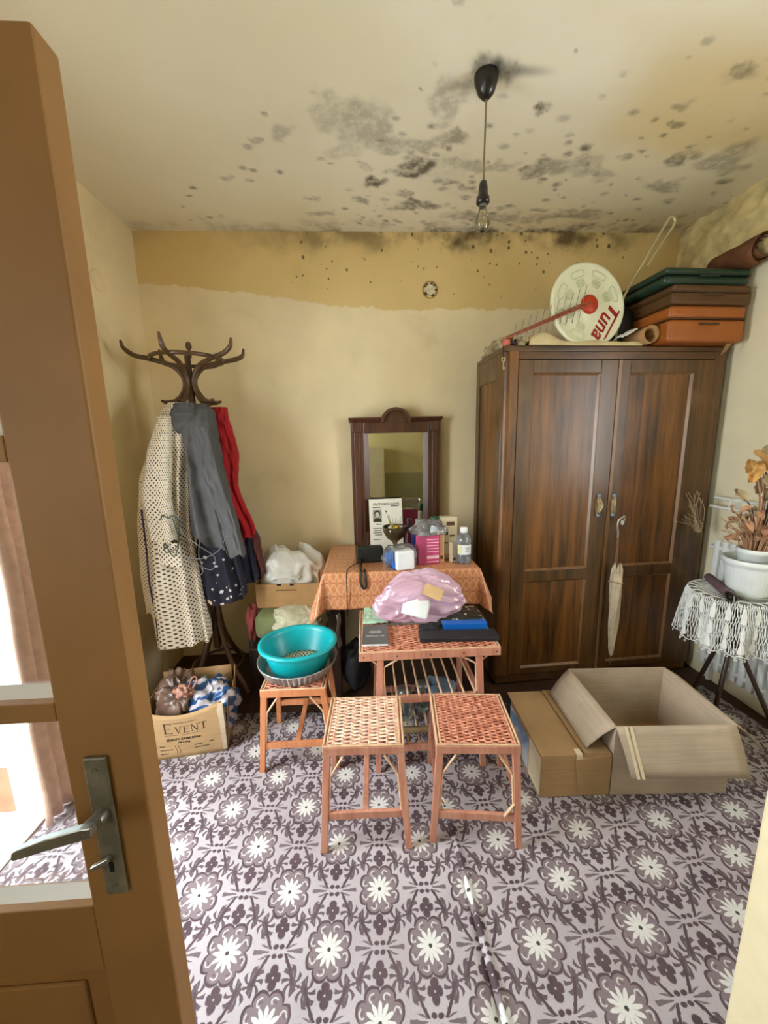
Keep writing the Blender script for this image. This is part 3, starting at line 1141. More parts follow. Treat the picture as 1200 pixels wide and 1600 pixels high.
# ---------------------------------------------------------------- clothes
def garment(name, mat, levels, folds, amp, hem=None, nu=120, nv=70, seed=0.0, parent=None, twist=0.0):
    """hanging cloth: levels (z, x_left, x_right, y_centre, depth) from hanger to hem"""
    zt = max(l[0] for l in levels)
    zb = min(l[0] for l in levels)

    def fn(u, v):
        z = zt + (zb - zt) * v
        xl, xr, yc, d = lerp_tab(levels, z)
        a = 2 * PI * u
        c, s_ = math.cos(a), math.sin(a)
        hw = (xr - xl) / 2
        xm = (xl + xr) / 2
        cx = math.copysign(abs(c) ** 0.75, c)
        t = min(1, v * 2.2)
        ph = seed + twist * v
        fold = math.sin(folds * a + ph + 1.3 * math.sin(2.1 * a + ph) + 2.2 * nz(u * 2, v * 1.5, seed)) * amp * (0.35 + 0.65 * v)
        fine = 0.006 * nz(u * 9, v * 9, seed, 1.5) + 0.004 * nz(u * 22, v * 20, seed, 1.0)
        x = xm + hw * cx * (1 + 0.25 * fold / max(hw, 0.03) * t)
        y = yc + (d + fold * t + fine * 2) * s_ - 0.4 * fold * t * (1 if s_ < 0 else 0)
        dz = 0.0
        if hem:
            dz = hem(min(1.0, max(0.0, (x - xl) / max(xr - xl, 1e-3)))) * max(0, (v - 0.5) / 0.5) ** 2
        dz += 0.012 * math.sin(folds * a + ph) * v ** 4
        return (x + fine * 0.6, y, z + dz)
    zt_, zb_ = zt, zb
    o = MB().grid(fn, nu, nv, cu=True, uvfn=lambda u, v: (u * 0.80, v * (zt - zb))).build(name, mat, parent)
    return o


def dotted():
    m = Mat('cream_dotted_cotton')
    u, v, _ = m.xyz('UV')
    sp = 0.0235
    X, Y = u / sp, v / (sp * 1.05)
    ax, ay = X - X.round(), Y - Y.round()
    X5, Y5 = X + 0.5, Y + 0.5
    bx, by = X5 - X5.round(), Y5 - Y5.round()
    r = ((ax * ax + ay * ay).sqrt()).min((bx * bx + by * by).sqrt())
    dot = m.ss(0.23, 0.15, r)
    col = m.mix(m.ss(0.3, 0.7, m.noise(5, 3)), lin((238, 231, 214)), lin((228, 218, 196)))
    col = m.mix(dot, col, lin((74, 62, 58)))
    return m.out(col, 0.9, m.bump(m.noise(40, 3), 0.2, 0.004), Specular_IOR_Level=0.2)


def floral():
    m = Mat('navy_floral_print')
    uvv = m.tc('UV')
    d, ra, rb = m.voronoi(30, uvv)
    d2, ra2, rb2 = m.voronoi(13, uvv)
    n = m.noise(90, 3, 0.5, uvv)
    col = m.mix(m.ss(0.3, 0.7, m.noise(4, 2)), lin((38, 36, 52)), lin((26, 26, 42)))
    fl = m.ss(0.0, 0.06, 0.26 + (n - 0.5) * 0.3 - d) * ra.gt(0.42)
    col = m.mix(fl, col, m.mix(rb, lin((226, 220, 214)), lin((190, 186, 200))))
    big = m.ss(0.0, 0.06, 0.24 + (n - 0.5) * 0.3 - d2) * ra2.gt(0.66)
    col = m.mix(big, col, m.mix(rb2, lin((214, 168, 128)), lin((226, 214, 196))))
    return m.out(col, 0.85)


M_dot = dotted()
M_floral = floral()
M_greycloth = simple('slate_grey_cloth', (84, 84, 86), 0.9, 0.12, 8, 0.3, 120)
M_redcloth = simple('red_cloth', (168, 18, 28), 0.85, 0.15, 8, 0.3, 90)
M_navycloth = simple('navy_cloth', (24, 24, 44), 0.9, 0.2, 8, 0.3, 90)
M_maroon = simple('maroon_cloth', (92, 48, 44), 0.9, 0.2, 8, 0.3, 90)
M_purpletrim = simple('purple_trim', (52, 36, 74), 0.8, 0.1)

g = garment('dressing_gown', M_dot, [(1.735, -1.035, -0.945, 2.17, .03), (1.68, -1.075, -0.93, 2.16, .05), (1.53, -1.12, -0.93, 2.14, .075), (1.33, -1.195, -0.945, 2.12, .09), (1.05, -1.225, -0.96, 2.11, .10), (0.78, -1.24, -0.945, 2.11, .11), (0.42, -1.235, -0.915, 2.11, .12)],
            7, 0.020, hem=lambda t: (0.17 if t < 0.12 else 0.17 * max(0, 1 - (t - 0.12) / 0.16)), seed=1.0)
tag(g, 'long cream dressing gown with small dark dots hanging on the coat stand', 'dressing gown')
sl = garment('sleeve', M_dot, [(1.66, -1.06, -0.99, 2.09, .02), (1.45, -1.115, -0.985, 2.04, .035), (1.25, -1.16, -1.0, 2.02, .04), (1.02, -1.13, -0.99, 2.015, .04)], 4, 0.008, seed=4.0, nu=60, nv=40, parent=g)
MB().tube(spline([(-1.15, 2.0, 1.19), (-1.148, 1.995, 1.0), (-1.15, 1.985, 0.8), (-1.14, 1.985, 0.62), (-1.145, 1.985, 0.45)], 6), 0.007, 6, flat=0.5).build('purple_piping', M_purpletrim, g)
pk = MB().grid(lambda u, v: (-1.09 + u * 0.12, 1.985 - 0.012 * math.sin(PI * u) * (0.5 + v), 1.02 - v * 0.13 + 0.01 * math.sin(u * 5)), 12, 10, uvfn=lambda u, v: (u * 0.12 + 0.007, v * 0.13)).build('pocket', M_dot, g, solid=0.004)

g2 = garment('jacket', M_greycloth, [(1.73, -0.935, -0.85, 2.20, .03), (1.69, -0.965, -0.80, 2.17, .05), (1.62, -0.97, -0.785, 2.14, .07), (1.43, -0.935, -0.755, 2.10, .08), (1.2, -0.935, -0.715, 2.08, .085), (1.0, -0.93, -0.68, 2.07, .085), (0.965, -0.90, -0.675, 2.07, .08)],
             6, 0.022, hem=lambda t: 0.07 * (1 - t) ** 1.5 - 0.02 * t, seed=2.2)
tag(g2, 'slate grey jacket hanging at the front of the coat stand', 'jacket')
garment('hood', M_greycloth, [(1.73, -0.99, -0.89, 2.14, .025), (1.67, -1.005, -0.87, 2.115, .04), (1.60, -1.0, -0.88, 2.11, .035), (1.575, -0.98, -0.90, 2.11, .02)], 3, 0.004, seed=5, nu=50, nv=24, parent=g2)
garment('sleeve', M_greycloth, [(1.60, -0.86, -0.79, 2.06, .02), (1.35, -0.82, -0.725, 2.0, .032), (1.1, -0.76, -0.665, 1.99, .035), (0.935, -0.735, -0.645, 1.99, .032)], 4, 0.007, seed=6, nu=60, nv=40, parent=g2)

g3 = garment('red_jacket', M_redcloth, [(1.72, -0.87, -0.775, 2.30, .03), (1.66, -0.875, -0.765, 2.28, .045), (1.5, -0.87, -0.725, 2.26, .06), (1.46, -0.86, -0.72, 2.26, .06), (1.27, -0.82, -0.735, 2.25, .05), (1.0, -0.75, -0.655, 2.25, .04), (0.95, -0.74, -0.66, 2.25, .04)],
             5, 0.010, hem=lambda t: 0.03 * t, seed=3.1)
tag(g3, 'bright red jacket hanging on the right side of the coat stand', 'jacket')
g4 = garment('floral_dress', M_floral, [(1.5, -0.93, -0.82, 2.22, .04), (1.1, -0.96, -0.79, 2.20, .06), (0.9, -0.97, -0.75, 2.19, .065), (0.62, -0.95, -0.72, 2.19, .07)],
             5, 0.02, hem=lambda t: -0.04 * math.sin(t * PI) + 0.02, seed=7.7)
tag(g4, 'navy dress with small white flowers hanging below the grey jacket', 'dress')
g5 = garment('navy_skirt', M_navycloth, [(1.3, -0.84, -0.77, 2.31, .03), (1.0, -0.82, -0.70, 2.29, .05), (0.66, -0.81, -0.665, 2.28, .06)], 4, 0.014, hem=lambda t: 0.05 * t, seed=8.3)
tag(g5, 'plain dark navy skirt behind the floral dress on the coat stand', 'skirt')
g6 = garment('maroon_cardigan', M_maroon, [(1.2, -0.80, -0.75, 2.34, .02), (1.0, -0.76, -0.68, 2.33, .035), (0.95, -0.74, -0.655, 2.32, .04), (0.68, -0.70, -0.635, 2.32, .035)], 3, 0.008, hem=lambda t: 0.04 * t, seed=9.3)
tag(g6, 'maroon cardigan hanging lowest at the back of the coat stand', 'cardigan')

M_wire = simple('green_wire', (70, 82, 66), 0.4, 0.1, Metallic=0.4)
M_wire_g = simple('grey_wire', (120, 122, 120), 0.4, 0.1, Metallic=0.6)
h1 = thing('wire_hanger', 'green wire hanger dangling in front of the dotted gown', 'hanger', (-0.98, 1.96, 1.0))
MB().tube(spline([(-0.06, 0, 0.14), (-0.045, -0.005, 0.165), (-0.02, 0, 0.15), (0.0, 0.004, 0.16), (0.03, 0, 0.145)], 5), 0.0035, 6).tube(
    spline([(0.0, 0.0, 0.15), (0.02, -0.01, 0.02), (-0.045, -0.01, -0.03), (-0.055, 0, 0.02), (-0.02, 0, -0.05), (0.005, 0, -0.02), (0.02, 0.004, 0.05), (0.03, 0, 0.145)], 6), 0.003, 6).build('hanger_frame', M_wire, h1)
h2 = thing('wire_hanger', 'thin grey wire loop hanger curling below the grey jacket', 'hanger', (-0.84, 1.965, 0.95))
MB().tube(spline([(-0.13, 0, 0.24), (-0.10, 0, 0.12), (-0.02, -0.01, 0.05), (0.05, -0.01, -0.01), (0.03, 0, -0.08), (-0.03, 0, -0.06), (-0.09, 0, -0.01), (-0.02, 0, -0.02), (0.07, 0, 0.02), (0.12, 0, 0.1)], 7), 0.0022, 6).tube(
    spline([(-0.02, 0, 0.07), (-0.03, -0.005, 0.0), (-0.02, 0, -0.09), (-0.07, 0, -0.13)], 6), 0.0022, 6).build('hanger_frame', M_wire_g, h2)

# ---------------------------------------------------------------- carton with lettering, bags in it
EVA = math.atan2(1.727 - 1.68, -0.732 + 1.074)
ev = thing('soap_carton', 'brown soap carton with printed front standing open below the coats', 'cardboard box', (-1.074, 1.68, 0.0), EVA)
EW, ED, EH = 0.345, 0.25, 0.27
fr_ = MB().grid(lambda u, v: (u * EW + (-0.012 if u == 0 else 0) * v, -0.014 * math.sin(PI * u) * v - 0.012 * v, v * (EH - 0.03 * math.sin(PI * min(1, u * 1.05)) + 0.012 * u) + 0.001), 24, 10).build('front_panel', M_kraft_box, ev, solid=0.004)
MB().grid(lambda u, v: (EW + 0.022 * v, 0.012 + u * (ED - 0.012), v * (EH + 0.06 * u - 0.05 * math.sin(PI * u) + 0.012 * math.sin(u * 23) * v) + 0.001), 24, 8).build('side_panel', M_kraft_box, ev, solid=0.004)
MB().grid(lambda u, v: (-0.006 - 0.01 * v, u * ED, v * EH + 0.001), 6, 6).build('side_panel', M_kraft_box, ev, solid=0.004)
MB().grid(lambda u, v: (u * EW, ED, v * (EH + 0.05) + 0.001), 6, 6).build('back_panel', M_kraft_box, ev, solid=0.004)
MB().span(0, EW, 0, ED, 0.001, 0.006).build('bottom_panel', M_kraft_box, ev)
MB().add([(EW - 0.03, -0.012, 0.27), (EW + 0.005, -0.016, 0.278), (EW + 0.012, -0.006, 0.2), (EW + 0.006, -0.01, 0.02), (EW - 0.012, -0.012, 0.02), (EW - 0.02, -0.014, 0.2)], [(0, 1, 2, 3, 4, 5)]).build('torn_corner_flap', M_kraft_pale, ev, solid=0.004)


def ev_pt(u, v, off=0.0028):
    z = v * (EH - 0.03 * math.sin(PI * min(1, u * 1.05)) + 0.012 * u) + 0.001
    return Vector((u * EW, -0.014 * math.sin(PI * u) * v - 0.012 * v - off, z))


def serif_word(mb, x, z, h, word, k=1.0):
    """capital letters with serifs as flat strokes; returns strokes in the (x,z) plane"""
    t, sf = 0.16 * h, 0.05 * h
    for ch, s_ in word:
        H = h * s_
        W_ = {'E': .62, 'V': .86, 'N': .86, 'T': .74}[ch] * H
        T = 0.13 * H + 0.05 * h * 0.3
        thn = 0.05 * H + 0.0006
        Q = []
        if ch == 'E':
            Q += [[(0.08, 0), (0.08 + .18, 0), (.26, 1), (.08, 1)], [(0, 0), (1, 0), (1, .05), (0, .05)], [(0, .95), (.96, .95), (.96, 1), (0, 1)], [(.2, .49), (.72, .49), (.72, .54), (.2, .54)], [(.93, 0), (1, 0), (1, .22), (.97, .22)], [(.9, .8), (.93, .8), (.96, 1), (.88, 1)], [(.69, .42), (.72, .42), (.72, .62), (.69, .62)]]
        elif ch == 'V':
            Q += [[(.12, 1), (.3, 1), (.58, .0), (.46, .0)], [(.5, 0), (.56, 0), (.86, 1), (.8, 1)], [(0, .95), (.4, .95), (.4, 1), (0, 1)], [(.68, .95), (1, .95), (1, 1), (.68, 1)]]
        elif ch == 'N':
            Q += [[(.12, 0), (.18, 0), (.18, 1), (.12, 1)], [(.82, 0), (.88, 0), (.88, 1), (.82, 1)], [(.1, 1), (.28, 1), (.9, 0), (.76, 0)], [(0, 0), (.3, 0), (.3, .05), (0, .05)], [(0, .95), (.2, .95), (.2, 1), (0, 1)], [(.7, .95), (1, .95), (1, 1), (.7, 1)]]
        elif ch == 'T':
            Q += [[(.42, 0), (.6, 0), (.6, 1), (.42, 1)], [(0, .95), (1, .95), (1, 1), (0, 1)], [(.26, 0), (.76, 0), (.76, .05), (.26, .05)], [(0, .75), (.04, .75), (.08, 1), (0, 1)], [(.96, .75), (1, .75), (1, 1), (.92, 1)]]
        for q in Q:
            pts_ = []
            for (a, b) in q:
                X_ = x + a * W_
                Z_ = z + b * H
                pts_.append(ev_pt(X_ / EW, Z_ / EH))
            mb.add(pts_, [(0, 1, 2, 3)])
        x += W_ + 0.14 * H
    return x


lt = MB()
serif_word(lt, 0.075, 0.158, 0.062, [('E', 1.0), ('V', .68), ('E', .68), ('N', .68), ('T', .68)])
lt.build('lettering', M_ink, ev)
ln = MB()


def ev_bar(x0, x1, z0, h):
    n = 6
    for i in range(n):
        a, b = x0 + (x1 - x0) * i / n, x0 + (x1 - x0) * (i + 1) / n
        ln.add([ev_pt(a / EW, z0 / EH), ev_pt(b / EW, z0 / EH), ev_pt(b / EW, (z0 + h) / EH), ev_pt(a / EW, (z0 + h) / EH)], [(0, 1, 2, 3)])


ev_bar(0.115, 0.225, 0.222, 0.0025)
ev_bar(0.075, 0.24, 0.146, 0.002)
for (x0, x1, z0) in ((.045, .07, .078), (.045, .105, .055), (.045, .08, .032), (.2, .24, .068), (.2, .27, .05), (.27, .29, .072)):
    ev_bar(x0, x1, z0, 0.005)
stuff(ln.build('print_lines', M_ink, ev))
for t_, z_, sz in (('BEAUTY GAME SOAP', 0.122, 0.0165), ('100 x 100g', 0.1, 0.012)):
    base = ev_pt(0.158 / EW, z_ / EH, 0.0035)
    text_mesh(t_, sz, M_ink, ev, frame(base, (1, 0, 0), (0, -0.06, 1)), bold=0.0003, sx=1.0)
for x_ in (.118, .132):
    ln2 = MB().tube([ev_pt((x_ + .004 * math.sin(i)) / EW, (0.03 + i * 0.01) / EH, 0.003) for i in range(6)], 0.0008, 4).build('scribble', M_ink, ev)

M_brownbag = thin_plastic('brown_plastic_bag', (128, 100, 84), 0.35, 0.35, 0.3, 9, 0.08)
bb = blob('plastic_bag', M_brownbag, (-0.985, 1.80, 0.235), (0.085, 0.08, 0.12), amp=0.22, freq=12, seed=12, floor=0.03, crease=0.12, power=3.2, nu=80, nv=50, wrinkle=0.04)
tag(bb, 'tied brown plastic bag on the left in the soap carton', 'plastic bag')
M_pinkknot = simple('pinkish_bag_knot', (168, 118, 100), 0.35, 0.2)
MB().tube(spline([(-0.935, 1.77, 0.30), (-0.915, 1.76, 0.31), (-0.90, 1.76, 0.33), (-0.88, 1.765, 0.38), (-0.865, 1.77, 0.385), (-0.862, 1.77, 0.365), (-0.885, 1.765, 0.325), (-0.90, 1.755, 0.30)], 6), [0.008] * 43, 7, flat=0.5).build('tied_handle', M_pinkknot, bb)
blob('knot', M_pinkknot, (-0.925, 1.755, 0.315), (0.042, 0.028, 0.03), bb, amp=0.3, freq=14, seed=6, crease=0.2)


def striped():
    m = Mat('blue_striped_plastic')
    x, y, z = m.xyz()
    t = (y * 0.9 + z * 0.9 - x * 0.35) * 80.0 + m.noise(9, 4) * 14.0
    s_ = t.sin()
    col = m.mix(m.ss(-0.15, 0.15, s_), lin((188, 184, 188)), lin((44, 84, 134)))
    return m.out(col, 0.3, m.bump(m.noise(30, 3), 0.4, 0.006))


bs = blob('striped_bag', striped(), (-0.845, 1.83, 0.19), (0.125, 0.095, 0.125), amp=0.2, freq=10, seed=11, floor=0.03, crease=0.10, power=3.0, nu=80, nv=50, wrinkle=0.035)
tag(bs, 'blue and white striped plastic bag on the right in the soap carton', 'plastic bag')


# ---------------------------------------------------------------- wicker stools and wicker table
def weave(x0, x1, y0, y1, z, nwarp, nweft, r_warp, r_weft, amp, slant=0.0):
    mb = MB()
    for i in range(nwarp):
        x = x0 + (x1 - x0) * (i + 0.5) / nwarp
        mb.tube([(x + slant, y0, z), (x + slant * 0.3, (y0 + y1) / 2, z), (x - slant, y1, z)], r_warp, 6, cap=False)
    for j in range(nweft):
        y = y0 + (y1 - y0) * (j + 0.5) / nweft
        pts_ = [(x0, y, z)]
        for i in range(nwarp):
            for q in (0.25, 0.5, 0.75):
                x = x0 + (x1 - x0) * (i + q) / nwarp
                k = math.sin(q * PI) * amp * (1 if (i + j) % 2 else -1)
                yy = y + 0.0012 * math.sin(i * 5 + j)
                pts_.append((x, yy + (0.0035 if (i + j) % 2 else -0.0035) * math.cos(q * PI), z + (k if q == 0.5 else 0.35 * k)))
        pts_.append((x1, y, z))
        mb.tube(pts_, r_weft, 5, cap=False, flat=0.75)
    return mb


def stool(label, corners, feet, zt, wood_m, weave_m, kind, group='low wicker topped stools'):
    """corners / feet: front-left, front-right, back-right, back-left at seat and floor (world x,y)"""
    cx = sum(p[0] for p in feet) / 4
    cy = sum(p[1] for p in feet) / 4
    ang = math.atan2(corners[1][1] - corners[0][1], corners[1][0] - corners[0][0])
    t = thing('stool', label, 'stool', (cx, cy, 0), ang, group)
    R = rotz(-ang)
    L = lambda p: (R @ Vector((p[0] - cx, p[1] - cy, 0)))
    c = [L(p) for p in corners]
    f = [L(p) for p in feet]
    W0, W1 = min(c[0].x, c[3].x), max(c[1].x, c[2].x)
    D0, D1 = (c[0].y + c[1].y) / 2, (c[2].y + c[3].y) / 2
    seat_h = 0.028
    # apron frame
    for (a, b, nm) in ((0, 1, 'x'), (3, 2, 'x'), (0, 3, 'y'), (1, 2, 'y')):
        mb = MB()
        if nm == 'x':
            y = D0 + 0.009 if a == 0 else D1 - 0.009
            mb.span(W0, W1, y - 0.009, y + 0.009, zt - 0.035, zt - 0.003)
        else:
            x = W0 + 0.009 if a == 0 else W1 - 0.009
            mb.span(x - 0.009, x + 0.009, D0 + 0.018, D1 - 0.018, zt - 0.035, zt - 0.003)
        mb.build('seat_rail', wood_m, t, bevel=0.002)
    # cane edging strips
    e = MB()
    for x in (W0 + 0.004, W0 + 0.017, W1 - 0.004, W1 - 0.017):
        e.tube([(x, D0 + 0.004, zt), (x, D1 - 0.004, zt)], 0.0042, 6)
    for y in (D0 + 0.006, D1 - 0.006):
        e.tube([(W0 + 0.004, y, zt), (W1 - 0.004, y, zt)], 0.0042, 6)
    e.build('cane_edging', M_cane, t)
    wv = weave(W0 + 0.018, W1 - 0.018, D0 + 0.012, D1 - 0.012, zt - 0.001, 11 if kind == 'tight' else 8, 34 if kind == 'tight' else 28, 0.0034, 0.0046, 0.0060, 0.004)
    stuff(wv.build('woven_seat', weave_m, t))
    # tops of the legs sit just inside the apron corners
    tops = [Vector((W0 + 0.016, D0 + 0.016, zt - 0.004)), Vector((W1 - 0.016, D0 + 0.016, zt - 0.004)), Vector((W1 - 0.016, D1 - 0.016, zt - 0.004)), Vector((W0 + 0.016, D1 - 0.016, zt - 0.004))]
    for k in range(4):
        MB().leg((f[k].x, f[k].y, 0.002), tops[k], 0.024, 0.028, 0.02, 0.024).build('leg', wood_m, t, bevel=0.002)

    def at(k, z):
        q = (z - 0.002) / (zt - 0.006)
        return Vector((f[k].x, f[k].y, 0)) * (1 - q) + Vector((tops[k].x, tops[k].y, 0)) * q + Vector((0, 0, z))

    def stretcher(p, q, h=0.026):
        MB().bar(p, q, 0.014, h).build('stretcher', wood_m, t, bevel=0.0015)
    if kind == 'h':
        stretcher(at(0, 0.135), at(1, 0.135), 0.03)
        stretcher(at(3, 0.135), at(2, 0.135), 0.03)
        m0 = (at(0, 0.145) + at(1, 0.145)) / 2
        m1 = (at(3, 0.145) + at(2, 0.145)) / 2
        MB().bar(m0, m1, 0.022, 0.014).build('stretcher', wood_m, t, bevel=0.0015)
    else:
        stretcher(at(0, 0.115), at(1, 0.115), 0.03)
        stretcher(at(3, 0.125), at(2, 0.125), 0.034)
        stretcher(at(0, 0.18), at(3, 0.18), 0.022)
        stretcher(at(1, 0.18), at(2, 0.18), 0.022)
    # cane corner braces running down the inside of the legs
    for k, sgn in ((0, 1), (1, -1)):
        p0 = at(k, 0.15) + Vector((sgn * 0.015, -0.004, 0))
        p1 = at(k, zt - 0.115) + Vector((sgn * 0.016, -0.006, 0))
        p2 = at(k, zt - 0.045) + Vector((sgn * 0.062, -0.006, 0.004))
        MB().tube([p0, p1, p1 + (p2 - p1) * 0.12, p2], 0.0045, 6).build('cane_brace', M_cane, t)
    for k, sgn in ((2, -1), (3, 1)):
        p1 = at(k, zt - 0.115) + Vector((sgn * 0.016, 0.004, 0))
        p2 = at(k, zt - 0.045) + Vector((sgn * 0.062, 0.004, 0.004))
        MB().tube([at(k, 0.2) + Vector((sgn * 0.015, 0.004, 0)), p1, p2], 0.0045, 6).build('cane_brace', M_cane, t)
    if kind == 'tight':
        MB().tube([at(1, 0.135) + Vector((-0.05, -0.008, -0.01)), at(1, 0.175) + Vector((-0.012, -0.008, 0))], 0.0055, 6).build('cane_brace', M_cane, t)
        MB().tube([at(0, 0.135) + Vector((0.035, 0.03, -0.01)), at(0, 0.165) + Vector((0.012, 0.02, 0))], 0.0045, 6).build('cane_brace', M_cane, t)
    return t


stool('low stool with pale cream woven seat, front left of the pair', [(-0.177, 1.250), (0.116, 1.238), (0.117, 1.522), (-0.177, 1.535)],
      [(-0.193, 1.203), (0.124, 1.198), (0.132, 1.57), (-0.186, 1.578)], 0.40, M_stool, M_cane_tan, 'h')
stool('low stool with pinkish orange woven seat, front right of the pair', [(0.233, 1.230), (0.516, 1.206), (0.566, 1.497), (0.283, 1.529)],
      [(0.218, 1.214), (0.532, 1.170), (0.592, 1.535), (0.268, 1.575)], 0.40, M_stool, M_cane_pink, 'tight')
stool('low orange stool carrying the teal basin', [(-0.497, 1.578), (-0.207, 1.574), (-0.207, 1.86), (-0.497, 1.864)],
      [(-0.518, 1.583), (-0.168, 1.580), (-0.19, 1.90), (-0.51, 1.905)], 0.418, M_stool_o, M_cane_pink, 'h')

# tin, basin and patterned plate stacked on that stool
M_tin = simple('ribbed_aluminium', (176, 174, 172), 0.45, 0.2, 20, 0.15, 60, Metallic=0.45)
M_teal = simple('teal_plastic', (0, 164, 172), 0.35, 0.06, 6, 0.05)
tn = thing('baking_tin', 'round ribbed aluminium tin under the teal basin', 'baking tin', (-0.355, 1.748, 0.4245))
rib = lambda a, z: 1 + 0.032 * math.cos(a * 46)
MB().lathe([(0.0001, 0.0), (0.155, 0.0), (0.16, 0.004), (0.186, 0.055), (0.19, 0.058), (0.188, 0.061), (0.182, 0.056), (0.156, 0.008), (0.0001, 0.005)], (0, 0, 0), 312, fn=lambda a, z: rib(a, z) if 0.003 < z < 0.056 else 1.0, smooth=False).build('tin_body', M_tin, tn)
MB().tube([(0.189 * math.cos(2 * PI * k / 72), 0.189 * math.sin(2 * PI * k / 72), 0.059) for k in range(72)], 0.0025, 6, closed=True).build('rolled_rim', M_tin, tn)
bs_ = thing('basin', 'oval teal plastic basin on the ribbed tin', 'basin', (-0.345, 1.725, 0.431), 0.06)
MB().lathe([(0.0001, 0.0), (0.115, 0.0), (0.128, 0.01), (0.165, 0.125), (0.169, 0.138), (0.180, 0.138), (0.184, 0.132), (0.1855, 0.136), (0.185, 0.146), (0.166, 0.148), (0.159, 0.125), (0.123, 0.016), (0.11, 0.007), (0.0001, 0.007)], (0, 0, 0), 72, sx=1.0, sy=0.92).build('basin_body', M_teal, bs_)


def plate_mat():
    m = Mat('patterned_plate')
    x, y, z = m.xyz()
    r = (x * x + y * y).sqrt()
    th = m.math('ARCTAN2', y, x)
    chk = (th * 26.0 + r * 40).sin() * (r * 330.0).sin()
    col = m.mix(m.ss(-0.1, 0.2, chk) * m.ss(0.03, 0.04, r), lin((206, 196, 160)), lin((74, 70, 54)))
    return m.out(col, 0.4)


pl = MB().lathe([(0.0001, 0.0), (0.06, 0.0), (0.085, 0.012), (0.105, 0.018), (0.106, 0.021), (0.084, 0.017), (0.058, 0.005), (0.0001, 0.005)], (0, 0, 0), 48).build('plate', plate_mat())
pl.location = (-0.335, 1.735, 0.4415)
pl.rotation_euler = (0, 0, 0)
tag(pl, 'cream plate with dark checkered rim lying in the teal basin', 'plate')

# ---- wicker coffee table
ct = thing('wicker_table', 'pink stained wicker coffee table with rod shelf behind the stools', 'table', (0.267, 1.77, 0))
TX0, TX1, TY0, TY1, TZ = -0.318, 0.318, -0.215, 0.225, 0.593
for y in (TY0 + 0.008, TY1 - 0.008):
    MB().span(TX0, TX1, y - 0.008, y + 0.008, TZ - 0.04, TZ - 0.002).build('top_rail', M_stool, ct, bevel=0.002)
for x in (TX0 + 0.008, TX1 - 0.008):
    MB().span(x - 0.008, x + 0.008, TY0 + 0.016, TY1 - 0.016, TZ - 0.04, TZ - 0.002).build('top_rail', M_stool, ct, bevel=0.002)
e = MB()
for x in (TX0 + 0.004, TX0 + 0.016, TX1 - 0.004, TX1 - 0.016):
    e.tube([(x, TY0 + 0.004, TZ), (x, TY1 - 0.004, TZ)], 0.004, 6)
for y in (TY0 + 0.005, TY1 - 0.005):
    e.tube([(TX0 + 0.004, y, TZ), (TX1 - 0.004, y, TZ)], 0.004, 6)
e.build('cane_edging', M_cane, ct)
stuff(weave(TX0 + 0.017, TX1 - 0.017, TY0 + 0.01, TY1 - 0.01, TZ - 0.001, 22, 40, 0.003, 0.0042, 0.0055, 0.0).build('woven_top', M_cane_pink, ct))
ft = {}
for k, (sx_, sy_) in enumerate(((-1, -1), (1, -1), (1, 1), (-1, 1))):
    f_ = Vector((sx_ * 0.245, -0.225 if sy_ < 0 else 0.215, 0.002))
    t_ = Vector((sx_ * 0.222, -0.195 if sy_ < 0 else 0.19, TZ - 0.005))
    ft[(sx_, sy_)] = (f_, t_)
    MB().leg(f_, t_, 0.026, 0.03, 0.022, 0.026).build('leg', M_stool, ct, bevel=0.002)


def ct_at(k, z):
    a, b = ft[k]
    q = (z - a.z) / (b.z - a.z)
    return a + (b - a) * q


for sy_ in (-1, 1):
    MB().bar(ct_at((-1, sy_), 0.355), ct_at((1, sy_), 0.355), 0.016, 0.034).build('shelf_rail', M_stool, ct, bevel=0.002)
    MB().bar(ct_at((-1, sy_), 0.115), ct_at((1, sy_), 0.115), 0.016, 0.034).build('stretcher', M_stool, ct, bevel=0.002)
for sx_ in (-1, 1):
    MB().bar(ct_at((sx_, -1), 0.355), ct_at((sx_, 1), 0.355), 0.014, 0.026).build('shelf_rail', M_stool, ct, bevel=0.002)
    MB().bar(ct_at((sx_, -1), 0.115), ct_at((sx_, 1), 0.115), 0.014, 0.026).build('stretcher', M_stool, ct, bevel=0.002)
for i in range(9):
    x = -0.205 + 0.41 * i / 8
    MB().tube([(x, ct_at((1, -1), 0.37).y - 0.012, 0.377), (x + 0.002, ct_at((1, 1), 0.37).y + 0.01, 0.377)], 0.0048, 7).build('shelf_rod', M_cane, ct)
    if 0 < i < 8:
        MB().tube([(x, ct_at((1, -1), 0.13).y, 0.136), (x + 0.002, ct_at((1, 1), 0.13).y, 0.136)], 0.0048, 7).build('shelf_rod', M_cane, ct)
for (sx_, sy_) in ft:
    s1 = -sx_
    p0 = ct_at((sx_, sy_), 0.38) + Vector((s1 * 0.018, sy_ * 0.006, 0))
    p1 = ct_at((sx_, sy_), 0.515) + Vector((s1 * 0.018, sy_ * 0.006, 0))
    p2 = ct_at((sx_, sy_), 0.553) + Vector((s1 * 0.085, sy_ * 0.006, 0))
    MB().tube([p0, p1, p2], 0.0045, 6).build('cane_brace', M_cane, ct)
    q2 = ct_at((sx_, sy_), 0.553) + Vector((-s1 * 0.045, sy_ * 0.004, 0))
    MB().tube([ct_at((sx_, sy_), 0.53) + Vector((-s1 * 0.014, sy_ * 0.004, 0)), q2], 0.004, 6).build('cane_brace', M_cane, ct)
nl = MB()
for i in range(5):
    nl.lathe([(0.0001, 0.0), (0.0035, 0.0008), (0.0035, 0.002)], (TX0 + 0.02 + i * 0.149, TY0 - 0.0005, TZ - 0.02), 8, axis=Matrix.Rotation(PI / 2, 3, 'X'))
stuff(nl.build('nail_heads', M_bakelite, ct))
